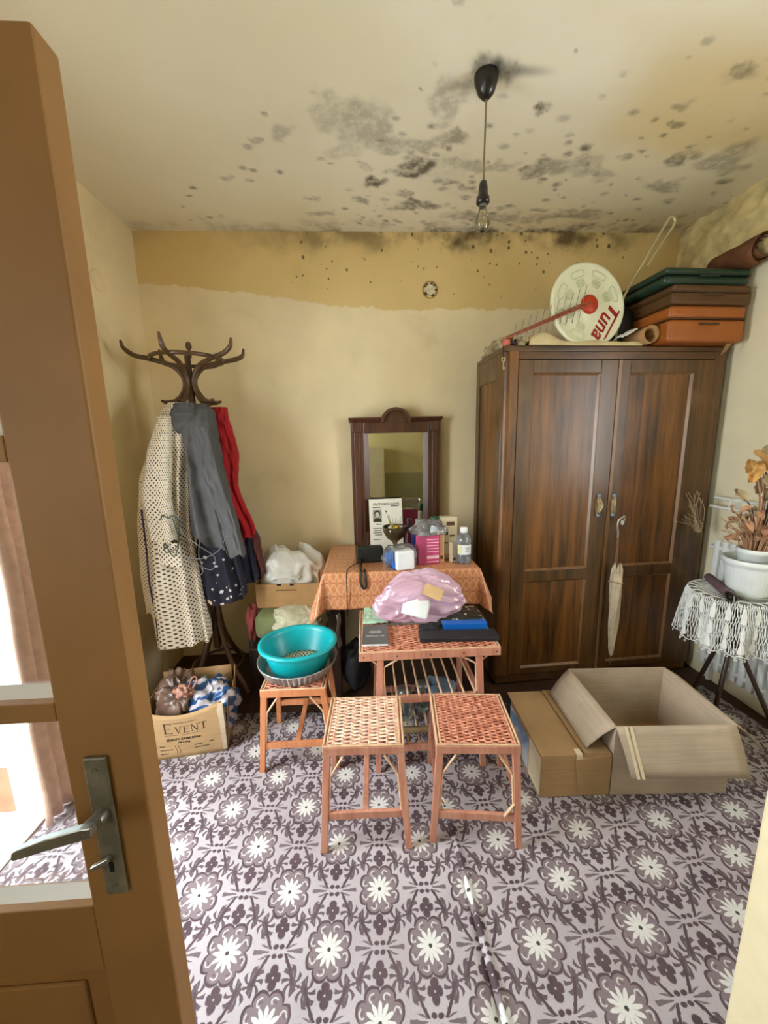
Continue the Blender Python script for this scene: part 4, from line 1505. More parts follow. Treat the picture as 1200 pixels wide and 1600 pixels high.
# ---------------------------------------------------------------- on the wicker table
ZT = 0.598
M_pinkbag = thin_plastic('pink_thin_plastic', (255, 208, 234), 0.22, 0.3, 0.12, 7, 0.2)


def pink_shape(p):
    # the bag slumps to the right and is knotted flat on the left
    k = (p.x + 0.22) / 0.44
    p.z *= 0.75 + 0.35 * math.sin(PI * min(1, max(0, k)) * 0.9 + 0.25)
    return p


pb = blob('pink_bag', M_pinkbag, (0.268, 1.885, 0.685), (0.215, 0.095, 0.125), amp=0.16, freq=7, seed=3, floor=ZT + 0.006, crease=0.05, power=2.7, nu=150, nv=90, wrinkle=0.045, shape=pink_shape)
tag(pb, 'translucent pink plastic bag slumped on the wicker table', 'plastic bag')
M_tag = simple('buff_card', (204, 170, 120), 0.8, 0.08)
M_paper = simple('white_paper', (232, 236, 236), 0.8, 0.06, 12, 0.1)
cd1 = MB().box((0, 0, 0), (0.095, 0.06, 0.003)).build('card', M_tag)
cd1.location = (0.318, 1.782, 0.772)
cd1.rotation_euler = (math.radians(48), math.radians(20), math.radians(-18))
tag(cd1, 'buff card lying on the pink bag', 'card')
pp = MB().grid(lambda u, v: ((u - .5) * 0.13, (v - .5) * 0.12, 0.006 * nz(u * 3, v * 3, 1) + 0.006 * math.sin(u * 4)), 10, 10).build('paper_slip', M_paper, solid=0.001)
pp.location = (0.235, 1.774, 0.715)
pp.rotation_euler = (math.radians(58), math.radians(12), math.radians(-14))
tag(pp, 'crumpled white paper slip lying on the pink bag', 'paper')
tr = MB().span(0.09, 0.56, 1.795, 1.965, ZT, ZT + 0.006).build('tray_lid', simple('grey_lid', (112, 104, 92), 0.5), bevel=0.002)
tag(tr, 'flat grey lid beneath the pink bag', 'lid')
M_mint = simple('mint_wrapper', (178, 220, 190), 0.4, 0.14, 22, 0.5, 50)
mw = MB().grid(lambda u, v: (-0.032 + u * 0.125 + 0.012 * v * (0.5 - u), 1.80 + v * 0.17, ZT + 0.012 + 0.014 * abs(nz(u * 4, v * 4, 2)) + 0.012 * v), 18, 18).build('wrapper', M_mint, solid=0.003)
tag(mw, 'crinkled mint green wrapper behind the grey booklet', 'wrapper')
M_booklet = simple('charcoal_cover', (92, 94, 92), 0.55, 0.1)
M_silver = simple('silver_print', (190, 192, 190), 0.5, 0.1)
bk = thing('booklet', 'charcoal grey booklet with silver print on the table corner', 'booklet', (0.026, 1.695, ZT), math.radians(-2))
MB().span(-0.058, 0.058, -0.095, 0.085, 0.002, 0.012).build('pages', M_paper, bk)
MB().span(-0.060, 0.060, -0.097, 0.087, 0.012, 0.014).build('cover', M_booklet, bk, bevel=0.0008)
text_mesh('GIO', 0.03, M_silver, bk, frame((0, 0.012, 0.0143), (1, 0, 0), (0, 1, 0)), bold=0.0006, sx=1.1)
text_mesh('INFAULI 145', 0.016, M_silver, bk, frame((0, -0.025, 0.0143), (1, 0, 0), (0, 1, 0)))
M_blackcase = simple('black_case', (34, 34, 38), 0.55, 0.15)
bc = MB().box((0, 0, 0.012), (0.365, 0.085, 0.02)).build('black_case', M_blackcase, bevel=0.004)
bc.location = (0.412, 1.645, ZT)
bc.rotation_euler = (0, 0, math.radians(-2.5))
tag(bc, 'long flat black case along the right front edge of the wicker table', 'case')
M_blue = simple('bright_blue_box', (16, 98, 190), 0.4, 0.06)
bx_ = MB().box((0, 0, 0.022), (0.215, 0.045, 0.032)).build('blue_box', M_blue, bevel=0.003)
bx_.location = (0.462, 1.728, ZT)
bx_.rotation_euler = (0, 0, math.radians(-1))
tag(bx_, 'narrow bright blue box behind the black case', 'box')


def camo():
    m = Mat('dark_printed_plastic')
    d, ra, rb = m.voronoi(38)
    col = m.mix(m.ss(0.0, 0.08, 0.34 - d) * ra.gt(0.58), lin((44, 44, 34)), lin((168, 178, 168)))
    return m.out(col, 0.35, m.bump(m.noise(40, 3), 0.4, 0.006))


dbg = MB().grid(lambda u, v: (0.34 + u * 0.25, 1.765 + v * 0.19, ZT + 0.008 + 0.03 * math.sin(PI * u) * math.sin(PI * (0.15 + 0.85 * v)) + 0.016 * abs(nz(u * 5, v * 5, 4))), 26, 20).build('printed_bag', camo(), solid=0.004)
tag(dbg, 'dark plastic bag with white print behind the blue box', 'plastic bag')
blk = blob('glove', simple('black_knit', (30, 30, 32), 0.9, 0.2), (0.30, 1.725, ZT + 0.018), (0.055, 0.03, 0.018), amp=0.25, freq=12, seed=9, floor=ZT + 0.001)
tag(blk, 'small black knitted bundle left of the blue box', 'bundle')

# on its lower shelf
M_jar = glassy('jar_glass', (232, 242, 242), 0.16, 0.04, 0.10, (210, 225, 228))
M_lid = simple('jar_lid', (120, 124, 124), 0.35, 0.1, Metallic=0.6)
ZS = 0.1415
for i, (jx, jy, jh, lab) in enumerate(((0.165, 1.72, 0.15, 'clear glass jar on the lower table shelf nearest the pale stool'), (0.262, 1.78, 0.135, 'clear glass jar on the lower table shelf nearest the pink stool'))):
    j = thing('glass_jar', lab, 'jar', (jx, jy, ZS), 0, 'jars on the lower table shelf')
    MB().lathe([(0.0001, 0.002), (0.036, 0.0), (0.04, 0.006), (0.04, jh - 0.03), (0.032, jh - 0.014), (0.032, jh)], (0, 0, 0), 28).build('jar_glass', M_jar, j)
    MB().lathe([(0.034, jh - 0.012), (0.035, jh + 0.004), (0.0001, jh + 0.006)], (0, 0, 0), 24).build('jar_lid', M_lid, j)
M_greyblue = simple('grey_blue_cloth', (104, 128, 148), 0.85, 0.25, 14, 0.4)
gb = blob('folded_cloth', M_greyblue, (0.36, 1.80, ZS + 0.07), (0.075, 0.06, 0.07), amp=0.12, freq=9, seed=4, floor=ZS, crease=0.08, power=3.2)
tag(gb, 'folded grey blue cloth on the lower table shelf', 'cloth')
M_newsp = simple('old_newspaper', (176, 158, 120), 0.9, 0.2, 25, 0.2)
for i, (px_, py_, pr_, ln_, lab) in enumerate(((0.2, 1.605, 0.016, 0.13, 'rolled old newspaper at the front of the lower shelf'), (0.34, 1.615, 0.02, 0.12, 'brown paper roll at the front of the lower shelf near the pink stool'))):
    sp_ = []
    for k in range(28):
        a = k * 0.5
        rr = pr_ * (0.45 + 0.55 * k / 27)
        sp_.append((rr * math.cos(a), rr * math.sin(a)))
    rp = MB().grid(lambda u, v: (px_ - ln_ / 2 + v * ln_, py_ + sp_[min(27, int(round(u * 27)))][0], ZS + pr_ + sp_[min(27, int(round(u * 27)))][1]), 27, 4).build('paper_roll', M_newsp if i == 0 else M_kraft, solid=0.001)
    tag(rp, lab, 'paper roll', 'paper rolls on the lower shelf')

# ---------------------------------------------------------------- vanity table with oilcloth
VX0, VX1, VY0, VY1, VZ = -0.245, 0.625, 2.035, 2.615, 0.797
vt = thing('vanity_table', 'dark wooden table hidden under the orange oilcloth against the back wall', 'table', ((VX0 + VX1) / 2, (VY0 + VY1) / 2, 0))
hx, hy = (VX1 - VX0) / 2, (VY1 - VY0) / 2
MB().span(-hx, hx, -hy, hy, VZ - 0.03, VZ).build('tabletop', M_chest, vt, bevel=0.003)
for sx_ in (-1, 1):
    for sy_ in (-1, 1):
        MB().leg((sx_ * (hx - 0.05), sy_ * (hy - 0.05), 0.002), (sx_ * (hx - 0.05), sy_ * (hy - 0.05), VZ - 0.03), 0.04, 0.055).build('leg', M_chest, vt, bevel=0.003)
for sy_ in (-1, 1):
    MB().span(-hx + 0.06, hx - 0.06, sy_ * (hy - 0.045) - 0.01, sy_ * (hy - 0.045) + 0.01, VZ - 0.13, VZ - 0.03).build('apron', M_chest, vt)
for sx_ in (-1, 1):
    MB().span(sx_ * (hx - 0.045) - 0.01, sx_ * (hx - 0.045) + 0.01, -hy + 0.06, hy - 0.06, VZ - 0.13, VZ - 0.03).build('apron', M_chest, vt)


def oilcloth_mat():
    m = Mat('orange_oilcloth')
    u, v, _ = m.xyz('UV')
    X, Y = u / 0.037, v / 0.037
    a, b = X + Y * 0.5, Y * 0.5 - X
    ra_ = (a - a.round()).abs()
    rb_ = (b - b.round()).abs()
    line = m.ss(0.14, 0.06, ra_.min(rb_))
    fx, fy = X - X.round(), Y * 0.5 - (Y * 0.5).round()
    dot = m.ss(0.17, 0.11, (fx * fx + fy * fy * 3.0).sqrt())
    n = m.noise(40, 3, 0.5, m.tc('UV'))
    col = m.mix(m.ss(0.3, 0.7, n), lin((192, 126, 84)), lin((206, 142, 98)))
    col = m.mix(line * 0.6, col, lin((228, 178, 138)))
    col = m.mix(dot * 0.75, col, lin((150, 70, 48)))
    return m.out(col, 0.32, m.bump(m.noise(14, 3, 0.5, m.tc('UV')), 0.06, 0.01), Coat_Weight=0.3, Coat_Roughness=0.2)


M_oil = oilcloth_mat()
OH = 0.205
CX0, CX1, CY0 = VX0 - OH, VX1 + 0.15, VY0 - OH


def cloth_pt(s_, t_):
    """fold a flat sheet over the table edges"""
    ex = (VX0 - s_) if s_ < VX0 else (s_ - VX1 if s_ > VX1 else 0.0)
    sgn = -1 if s_ < VX0 else 1
    ey = (VY0 - t_) if t_ < VY0 else 0.0
    x = min(max(s_, VX0), VX1)
    y = max(t_, VY0)
    z = VZ + 0.003 + 0.0015 * nz(s_, t_, 0, 9)
    r = math.hypot(ex, ey)
    if r > 1e-6:
        ph = math.atan2(ey, ex)
        mid = math.sin(2 * ph) if (ex > 0 and ey > 0) else 0
        be = 0.05 + 0.40 * mid ** 1.5
        wav = 0.012 * math.sin(s_ * 21 + 1) * (r / OH) if ex == 0 else 0.008 * math.sin(t_ * 17) * (r / OH)
        out_ = r * math.sin(be) + 0.006 + abs(wav) * 0.6
        # the crease of the corner flap
        if mid > 0:
            out_ += 0.02 * math.sin(ph * 6) * mid * (r / OH)
        x += sgn * math.cos(ph) * out_
        y -= math.sin(ph) * out_
        z -= r * math.cos(be) * (1.0 if mid == 0 else 1.0 + 0.04 * mid)
    return (x, y, z)


def smp(a, b, k0, k1, u, edges):
    return a + (b - a) * u


oc = MB().grid(lambda u, v: cloth_pt(CX0 + (CX1 - CX0) * u, CY0 + (VY1 + 0.02 - CY0) * v), 110, 80, uvfn=lambda u, v: ((CX1 - CX0) * u, (VY1 - CY0) * v)).build('oilcloth', M_oil, solid=0.0015)
tag(oc, 'orange patterned oilcloth draped over the table below the mirror', 'tablecloth')

# mirror standing on the table
mi = thing('mirror', 'tall wooden framed mirror with arched top standing on the oilcloth', 'mirror', (0.212, 2.615, VZ + 0.004))
mz = lambda z: z - (VZ + 0.004)
def mspan(x0, x1, y0, y1, z0, z1, nm, mat=M_mirrorwood, bev=0.003):
    return MB().span(x0 - 0.212, x1 - 0.212, y0, y1, mz(z0), mz(z1)).build(nm, mat, mi, bevel=bev)


mspan(-0.088, -0.002, -0.018, 0.022, 0.802, 1.64, 'frame_stile')
mspan(-0.066, -0.030, -0.026, -0.016, 0.83, 1.575, 'pilaster')
mspan(0.426, 0.512, -0.018, 0.022, 0.802, 1.64, 'frame_stile')
mspan(0.454, 0.490, -0.026, -0.016, 0.83, 1.575, 'pilaster')
for x in (-0.048, 0.472):
    mspan(x - 0.03, x + 0.03, -0.032, -0.016, 1.575, 1.64, 'capital')
mspan(-0.002, 0.426, -0.018, 0.022, 1.567, 1.64, 'frame_rail')
mspan(-0.002, 0.426, -0.018, 0.022, 0.802, 0.90, 'frame_rail')
co = MB()
for (x0, x1) in ((-0.098, 0.115), (0.309, 0.522)):
    co.add([(x0 - 0.212 + (0.02 if x0 < 0 else 0), -0.02, mz(1.635)), (x1 - 0.212 - (0.02 if x1 > 0.4 else 0), -0.02, mz(1.635)), (x1 - 0.212, -0.045, mz(1.66)), (x0 - 0.212, -0.045, mz(1.66)),
            (x1 - 0.212, -0.045, mz(1.668)), (x0 - 0.212, -0.045, mz(1.668)), (x1 - 0.212, 0.022, mz(1.668)), (x0 - 0.212, 0.022, mz(1.668)), (x1 - 0.212, 0.022, mz(1.635)), (x0 - 0.212, 0.022, mz(1.635))],
           [(0, 1, 2, 3), (3, 2, 4, 5), (5, 4, 6, 7), (7, 6, 8, 9), (9, 8, 1, 0), (0, 3, 5, 7, 9), (1, 8, 6, 4, 2)])
co.build('cornice', M_mirrorwood, mi)
ar = MB()


def arch(r0, r1, y0, y1):
    n = 20
    vs, fs = [], []
    for i in range(n + 1):
        a = PI * i / n
        for r_ in (r0, r1):
            for y_ in (y0, y1):
                vs.append((r_ * math.cos(a) * 1.04, y_, mz(1.632) + r_ * math.sin(a)))
    for i in range(n):
        b, c_ = i * 4, i * 4 + 4
        fs += [(b, c_, c_ + 1, b + 1), (b + 2, b + 3, c_ + 3, c_ + 2), (b, b + 2, c_ + 2, c_), (b + 1, c_ + 1, c_ + 3, b + 3)]
    fs += [(0, 1, 3, 2), (n * 4, n * 4 + 2, n * 4 + 3, n * 4 + 1)]
    ar.add(vs, fs)


arch(0.078, 0.098, -0.045, 0.022)
ar.build('arch_moulding', M_mirrorwood, mi)
ar = MB()
arch(0.001, 0.08, -0.014, 0.02)
ar.build('arch_panel', M_mirrorwood, mi)
M_mirror = Mat('old_mirror_glass')
M_mirror = M_mirror.out(M_mirror.mix(M_mirror.ss(0.55, 0.8, M_mirror.noise(7, 4)) * 0.3, lin((226, 226, 206)), lin((176, 172, 140))), 0.035, None, Metallic=1.0)
MB().span(-0.004 - 0.212, 0.43 - 0.212, 0.0, 0.004, mz(0.895), mz(1.572)).build('mirror_glass', M_mirror, mi)
for (x0, x1, z0, z1) in ((-0.004, 0.03, 0.9, 1.567), (0.396, 0.43, 0.9, 1.567)):
    xa, xb = (x0, x1) if x0 < 0.2 else (x1, x0)
    MB().add([(xa - 0.212, -0.018, mz(z0)), (xa - 0.212, -0.018, mz(z1)), (xb - 0.212, -0.003, mz(z1)), (xb - 0.212, -0.003, mz(z0)), (xa - 0.212, 0.0, mz(z0)), (xa - 0.212, 0.0, mz(z1))], [(0, 1, 2, 3), (0, 3, 4), (1, 5, 2), (3, 2, 5, 4)]).build('bevel_slip', M_mirrorwood, mi)

# ---------------------------------------------------------------- things on the oilcloth
Z0 = VZ + 0.0055
M_poster = simple('notice_paper', (226, 226, 212), 0.8, 0.04)
po = thing('memorial_notice', 'white printed notice with a small portrait leaning on the mirror', 'notice', (0.135, 2.50, Z0), 0.0)
po.rotation_euler = (math.radians(-13), 0, math.radians(3))
MB().span(-0.112, 0.112, -0.001, 0.001, 0.0, 0.335).build('sheet', M_poster, po)
fm = lambda x, z: frame((x, -0.0014, z), (1, 0, 0), (0, 0, 1))
text_mesh('ВЪЗПОМЕНАНИЕ', 0.021, M_ink, po, fm(0.005, 0.298), bold=0.0003, extrude=0.0002)
pr = MB()
for (x0, x1, z_) in ((-0.088, -0.03, 0.275), (0.035, 0.09, 0.282), (-0.07, -0.03, 0.162), (-0.09, -0.02, 0.135), (-0.085, -0.03, 0.12), (-0.09, -0.03, 0.105), (-0.08, -0.03, 0.09), (-0.09, -0.04, 0.06)):
    pr.span(x0, x1, -0.0016, -0.001, z_, z_ + 0.005)
stuff(pr.build('print_lines', M_ink, po))
M_grey = simple('print_grey', (150, 148, 138), 0.8, 0.05)
ptr = MB()
ptr.span(-0.088, -0.028, -0.0015, -0.001, 0.178, 0.262)
pt = ptr.build('portrait', M_grey, po)
bu = MB()
bu.poly([(-0.086, -0.0018, 0.18), (-0.03, -0.0018, 0.18), (-0.034, -0.0018, 0.197), (-0.046, -0.0018, 0.206), (-0.07, -0.0018, 0.206), (-0.082, -0.0018, 0.197)], 0.0003, (0, 1, 0))
bu.poly([(-0.058 + 0.02 * math.cos(a), -0.0018, 0.236 + 0.023 * math.sin(a)) for a in [2 * PI * k / 16 for k in range(16)]], 0.0003, (0, 1, 0))
bu.build('portrait_figure', M_ink, pt)
MB().poly([(-0.058 + 0.0135 * math.cos(a), -0.0022, 0.230 + 0.017 * math.sin(a)) for a in [2 * PI * k / 16 for k in range(16)]], 0.0002, (0, 1, 0)).build('portrait_face', simple('print_pale', (196, 192, 178), 0.8, 0.03), pt)
crs = MB().span(0.0, 0.004, -0.0016, -0.001, 0.235, 0.258).span(-0.006, 0.010, -0.0016, -0.001, 0.246, 0.25)
crs.build('printed_sprig', M_ink, po)

M_bowl = glassy('smoky_glass', (196, 186, 160), 0.14, 0.06, 0.25, (120, 104, 74))
gbw = thing('glass_bowl', 'smoky glass footed bowl holding yellow dried flowers', 'bowl', (0.172, 2.30, Z0))
MB().lathe([(0.0001, 0.0), (0.042, 0.0), (0.042, 0.006), (0.012, 0.016), (0.010, 0.08), (0.02, 0.10), (0.052, 0.125), (0.07, 0.16), (0.075, 0.195), (0.073, 0.195), (0.066, 0.16), (0.05, 0.13), (0.015, 0.108)], (0, 0, 0), 32).build('bowl_glass', M_bowl, gbw)
M_yel = simple('yellow_dried_petals', (206, 170, 40), 0.8, 0.2, 40)
M_strw = simple('straw_stems', (150, 138, 96), 0.8, 0.2)
fl_ = thing('dried_flowers', 'bunch of yellow dried flowers standing in the glass bowl', 'flowers', (0.172, 2.30, Z0 + 0.12))
rr_ = random.Random(5)
for k in range(9):
    a = k * 2.4
    r_ = 0.01 + 0.028 * rr_.random()
    blob('flower_head', M_yel if k % 4 else M_paper, (r_ * math.cos(a) + 0.008, r_ * math.sin(a) - 0.01, 0.05 + 0.03 * rr_.random()), (0.013, 0.013, 0.009), fl_, amp=0.4, freq=16, seed=k, nu=12, nv=8)
st_ = MB()
for k in range(14):
    a = k * 2.4
    st_.tube([(0.004 * math.cos(a), 0.004 * math.sin(a), 0.0), (0.02 * math.cos(a), 0.02 * math.sin(a), 0.06), (0.045 * math.cos(a), 0.04 * math.sin(a), 0.10 + 0.05 * rr_.random())], 0.0012, 4)
st_.build('stems', M_strw, fl_)

M_wrap = glassy('clear_wrap', (246, 248, 250), 0.14, 0.1, 0.10, (226, 230, 232))
M_tissue = simple('tissue_white', (232, 238, 240), 0.85, 0.05)
M_tblue = simple('wrapper_blue', (40, 110, 190), 0.4, 0.2, 30)
tp = thing('tissue_pack', 'white tissue pack in blue and clear wrapping at the table front edge', 'tissue pack', (0.185, 2.095, Z0), math.radians(6))
MB().box((0.014, -0.02, 0.056), (0.105, 0.1, 0.11), rotz(0.1)).build('tissue_block', M_tissue, tp, bevel=0.012, seg=3)
blob('clear_wrapper', M_wrap, (0.0, 0.01, 0.062), (0.098, 0.05, 0.062), tp, amp=0.16, freq=9, seed=3, floor=0.001, crease=0.12, power=3)
MB().grid(lambda u, v: (-0.048 - 0.035 * math.sin(PI * v) * u, -0.045 + u * 0.09, 0.004 + v * 0.1 + 0.01 * nz(u * 4, v * 4, 1)), 8, 8).build('blue_band', M_tblue, tp, solid=0.002)
MB().grid(lambda u, v: (-0.046 + u * 0.03, -0.048 - 0.002 * math.sin(v * 9), 0.003 + v * 0.045 * (1 - 0.5 * u)), 6, 6).build('blue_corner', M_tblue, tp, solid=0.002)

M_purple = simple('maroon_bottle', (72, 22, 30), 0.3, 0.1)
M_indigo = simple('indigo_label', (48, 66, 140), 0.45, 0.1)
db = thing('dark_bottle', 'dark maroon bottle with blue label behind the pink carton', 'bottle', (0.262, 2.29, Z0), 0.2)
MB().box((0, 0, 0.095), (0.05, 0.04, 0.19)).build('bottle_body', M_purple, db, bevel=0.012, seg=3)
MB().box((0, 0, 0.218), (0.03, 0.03, 0.055)).build('bottle_cap', simple('dark_cap', (38, 14, 18), 0.35), db, bevel=0.006, seg=3)
MB().span(0.004, 0.0262, -0.022, 0.014, 0.03, 0.15).build('label_panel', M_indigo, db, bevel=0.002)
M_pinkbox = simple('magenta_card', (196, 74, 122), 0.5, 0.08)
pkx = thing('pink_carton', 'magenta pink carton with white stripes on the oilcloth', 'carton', (0.352, 2.16, Z0), math.radians(8))
MB().box((0, 0, 0.085), (0.125, 0.06, 0.168)).build('carton_body', M_pinkbox, pkx, bevel=0.0015)
ws = MB()
for k, (z_, h_) in enumerate(((0.032, 0.018), (0.072, 0.004), (0.09, 0.004), (0.108, 0.004), (0.126, 0.004), (0.144, 0.004), (0.012, 0.004))):
    ws.span(-0.012, 0.06, -0.0308, -0.0295, z_, z_ + h_)
stuff(ws.build('print_stripes', simple('pale_pink_print', (236, 206, 216), 0.6, 0.04), pkx))
MB().span(-0.0632, -0.014, -0.0306, -0.0296, 0.002, 0.168).build('side_panel', simple('dark_pink', (168, 66, 104), 0.5, 0.08), pkx)
cbg = blob('clear_bag', M_wrap, (0.352, 2.165, Z0 + 0.205), (0.085, 0.045, 0.05), amp=0.3, freq=10, seed=8, crease=0.2, power=2.2, floor=Z0 + 0.171)
tag(cbg, 'crumpled clear plastic bag on top of the pink carton', 'plastic bag')
M_cream = simple('cream_card', (222, 208, 174), 0.6, 0.05)
M_brownl = simple('brown_label', (96, 62, 36), 0.6, 0.1)
for (x_, y_, w_, d_, h_, rz_, lab, c_) in ((0.505, 2.31, 0.10, 0.05, 0.245, 0.1, 'tall cream box with brown labels at the back of the cosmetics', M_cream), (0.472, 2.245, 0.052, 0.04, 0.19, -0.1, 'narrow cream box standing before the tall cream box', M_cream), (0.436, 2.17, 0.028, 0.03, 0.17, 0.0, 'slim tan tube box right of the pink carton', simple('tan_card', (198, 160, 116), 0.6, 0.05)), (0.502, 2.16, 0.03, 0.035, 0.12, 0.35, 'small grey brown box leaning beside the clear bottle', simple('taupe_card', (190, 176, 150), 0.6, 0.1))):
    b_ = thing('cosmetic_box', lab, 'box', (x_, y_, Z0), rz_, 'cosmetic boxes on the oilcloth')
    MB().box((0, 0, h_ / 2), (w_, d_, h_)).build('box_body', c_, b_, bevel=0.0015)
    if h_ > 0.18:
        MB().span(-w_ * 0.18, w_ * 0.34, -d_ / 2 - 0.0008, -d_ / 2 + 0.001, h_ * 0.78, h_ * 0.88).span(-w_ * 0.18, w_ * 0.34, -d_ / 2 - 0.0008, -d_ / 2 + 0.001, h_ * 0.5, h_ * 0.54).build('label_print', M_brownl, b_)['kind'] = 'stuff'
    else:
        MB().span(-w_ * 0.3, w_ * 0.3, -d_ / 2 - 0.0008, -d_ / 2 + 0.001, h_ * 0.12, h_ * 0.25).build('label_print', M_brownl, b_)
gbt = thing('green_capped_bottle', 'white bottle with a dark green cap behind the cosmetic boxes', 'bottle', (0.432, 2.34, Z0))
MB().lathe([(0.0001, 0.0), (0.03, 0.0), (0.032, 0.005), (0.032, 0.17), (0.022, 0.19), (0.0001, 0.19)], (0, 0, 0), 24).build('bottle_body', M_tissue, gbt)
MB().lathe([(0.024, 0.185), (0.03, 0.19), (0.03, 0.235), (0.026, 0.24), (0.0001, 0.24)], (0, 0, 0), 20).build('bottle_cap', simple('green_cap', (30, 84, 52), 0.4), gbt)
bcb = thing('black_capped_bottle', 'small cream bottle with a black cap among the cosmetics', 'bottle', (0.447, 2.27, Z0))
MB().lathe([(0.0001, 0.0), (0.018, 0.0), (0.019, 0.004), (0.019, 0.165), (0.012, 0.175), (0.0001, 0.175)], (0, 0, 0), 20).build('bottle_body', M_cream, bcb)
MB().lathe([(0.014, 0.172), (0.015, 0.175), (0.015, 0.215), (0.0001, 0.216)], (0, 0, 0), 18).build('bottle_cap', M_bakelite, bcb)
M_clearb = glassy('clear_bottle', (236, 240, 244), 0.16, 0.06, 0.16, (214, 220, 226))
M_liq = glassy('pale_liquid', (206, 212, 220), 0.1, 0.05, 0.3, (170, 178, 190))
cb = thing('clear_bottle', 'clear plastic bottle with white label at the right table edge', 'bottle', (0.562, 2.145, Z0))
MB().lathe([(0.0001, 0.0), (0.04, 0.0), (0.043, 0.006), (0.043, 0.05), (0.0415, 0.055), (0.0415, 0.115), (0.043, 0.12), (0.042, 0.14), (0.03, 0.165), (0.019, 0.175), (0.018, 0.185)], (0, 0, 0), 32).build('bottle_body', M_clearb, cb)
MB().lathe([(0.0001, 0.003), (0.039, 0.004), (0.040, 0.05), (0.0001, 0.05)], (0, 0, 0), 28).build('liquid', M_liq, cb)
lbp = MB().grid(lambda u, v: (0.0428 * math.cos(-2.7 + u * 2.2), 0.0428 * math.sin(-2.7 + u * 2.2), 0.056 + v * 0.058), 20, 2).build('paper_label', M_tissue, cb)
pll = MB()
for (z_, a0, a1) in ((0.095, -1.6, -0.8), (0.085, -1.5, -0.9), (0.075, -1.6, -0.9)):
    pll.grid(lambda u, v, a0=a0, a1=a1, z_=z_: (0.0432 * math.cos(a0 + u * (a1 - a0)), 0.0432 * math.sin(a0 + u * (a1 - a0)), z_ + v * 0.003), 8, 1)
stuff(pll.build('label_print', M_grey, lbp))
MB().grid(lambda u, v: (0.0431 * math.cos(-2.7 + u * 0.6), 0.0431 * math.sin(-2.7 + u * 0.6), 0.057 + v * 0.056), 8, 2).build('label_stripe', simple('pale_yellow', (222, 224, 170), 0.7, 0.05), lbp)
MB().lathe([(0.0185, 0.18), (0.021, 0.182), (0.021, 0.21), (0.0001, 0.212)], (0, 0, 0), 22).build('bottle_cap', M_tissue, cb)

M_purse = simple('dark_green_leather', (28, 32, 26), 0.45, 0.2, 20, 0.3)
pu = thing('purse', 'small dark green purse with a wrist strap at the left of the table', 'purse', (0.012, 2.215, Z0), math.radians(4))
MB().box((0.0, 0, 0.05), (0.16, 0.055, 0.1)).build('purse_body', M_purse, pu, bevel=0.014, seg=3)
MB().span(-0.074, 0.074, -0.032, -0.026, 0.04, 0.096).build('purse_flap', M_purse, pu, bevel=0.004)
MB().tube(spline([(-0.05, -0.03, 0.03), (-0.06, -0.1, 0.012), (-0.062, -0.17, 0.006), (-0.066, -0.188, -0.005), (-0.068, -0.203, -0.05), (-0.052, -0.206, -0.085), (-0.038, -0.203, -0.07), (-0.04, -0.19, -0.005), (-0.042, -0.15, 0.006)], 6), [0.008] * 49, 7, flat=0.5).build('wrist_strap', M_purse, pu)
cab = MB().tube(spline([(-0.055, 2.20, Z0 + 0.004), (-0.10, 2.12, Z0 + 0.004), (-0.115, 2.05, Z0 + 0.004), (-0.118, 2.012, Z0 - 0.02), (-0.118, 2.005, 0.70), (-0.12, 2.006, 0.56)], 7), 0.0025, 6).build('cable', M_bakelite)
tag(cab, 'thin black cable hanging over the front of the oilcloth', 'cable')

# ---------------------------------------------------------------- chest with sacks and box behind the teal basin
ch = thing('low_chest', 'low dark wooden chest in the shade behind the basin stool', 'chest', (-0.5, 2.37, 0))
MB().span(-0.21, 0.2, -0.2, 0.24, 0.03, 0.28).build('chest_body', M_chest, ch, bevel=0.004)
MB().span(-0.22, 0.21, -0.21, 0.25, 0.28, 0.30).build('chest_lid', M_chest, ch, bevel=0.004)
for a in (-0.19, 0.17):
    for b in (-0.18, 0.21):
        MB().span(a - 0.015, a + 0.015, b - 0.015, b + 0.015, 0.002, 0.03).build('foot', M_chest, ch)
M_olive = simple('olive_sack', (126, 136, 92), 0.9, 0.15, 10, 0.4)
os_ = blob('olive_sack', M_olive, (-0.60, 2.36, 0.40), (0.105, 0.17, 0.10), amp=0.08, freq=7, seed=3, floor=0.301, power=3.2)
tag(os_, 'olive green cloth sack under the carton on the left', 'sack')
M_fleece = simple('cream_fleece', (206, 204, 172), 0.95, 0.15, 14, 0.9, 70)
fl2 = blob('fleece_roll', M_fleece, (-0.455, 2.325, 0.405), (0.17, 0.16, 0.105), amp=0.10, freq=9, seed=6, floor=0.301, power=2.8, crease=0.05, wrinkle=0.02, nu=80, nv=50)
tag(fl2, 'rolled cream fleece blanket under the carton', 'blanket')
cx = thing('open_carton', 'shallow brown carton holding a white plastic bag', 'cardboard box', (-0.5, 2.435, 0.498), math.radians(-2))
BW, BD, BHt = 0.395, 0.28, 0.155
for (nm, x0, x1, y0, y1, hh) in (('front_panel', -BW / 2, BW / 2, -BD / 2, -BD / 2 + 0.004, BHt), ('back_panel', -BW / 2, BW / 2, BD / 2 - 0.004, BD / 2, BHt + 0.09), ('side_panel', -BW / 2, -BW / 2 + 0.004, -BD / 2, BD / 2, BHt), ('side_panel', BW / 2 - 0.004, BW / 2, -BD / 2, BD / 2, BHt + 0.06), ('bottom_panel', -BW / 2, BW / 2, -BD / 2, BD / 2, 0.004)):
    MB().span(x0, x1, y0, y1, 0.0, hh).build(nm, M_kraft, cx)
hs = MB().span(-0.07, 0.06, -BD / 2 - 0.001, -BD / 2 + 0.001, 0.112, 0.117)
for x in (-0.05, 0.03):
    hs.span(x - 0.012, x + 0.014, -BD / 2 - 0.001, -BD / 2 + 0.001, 0.144, 0.1555)
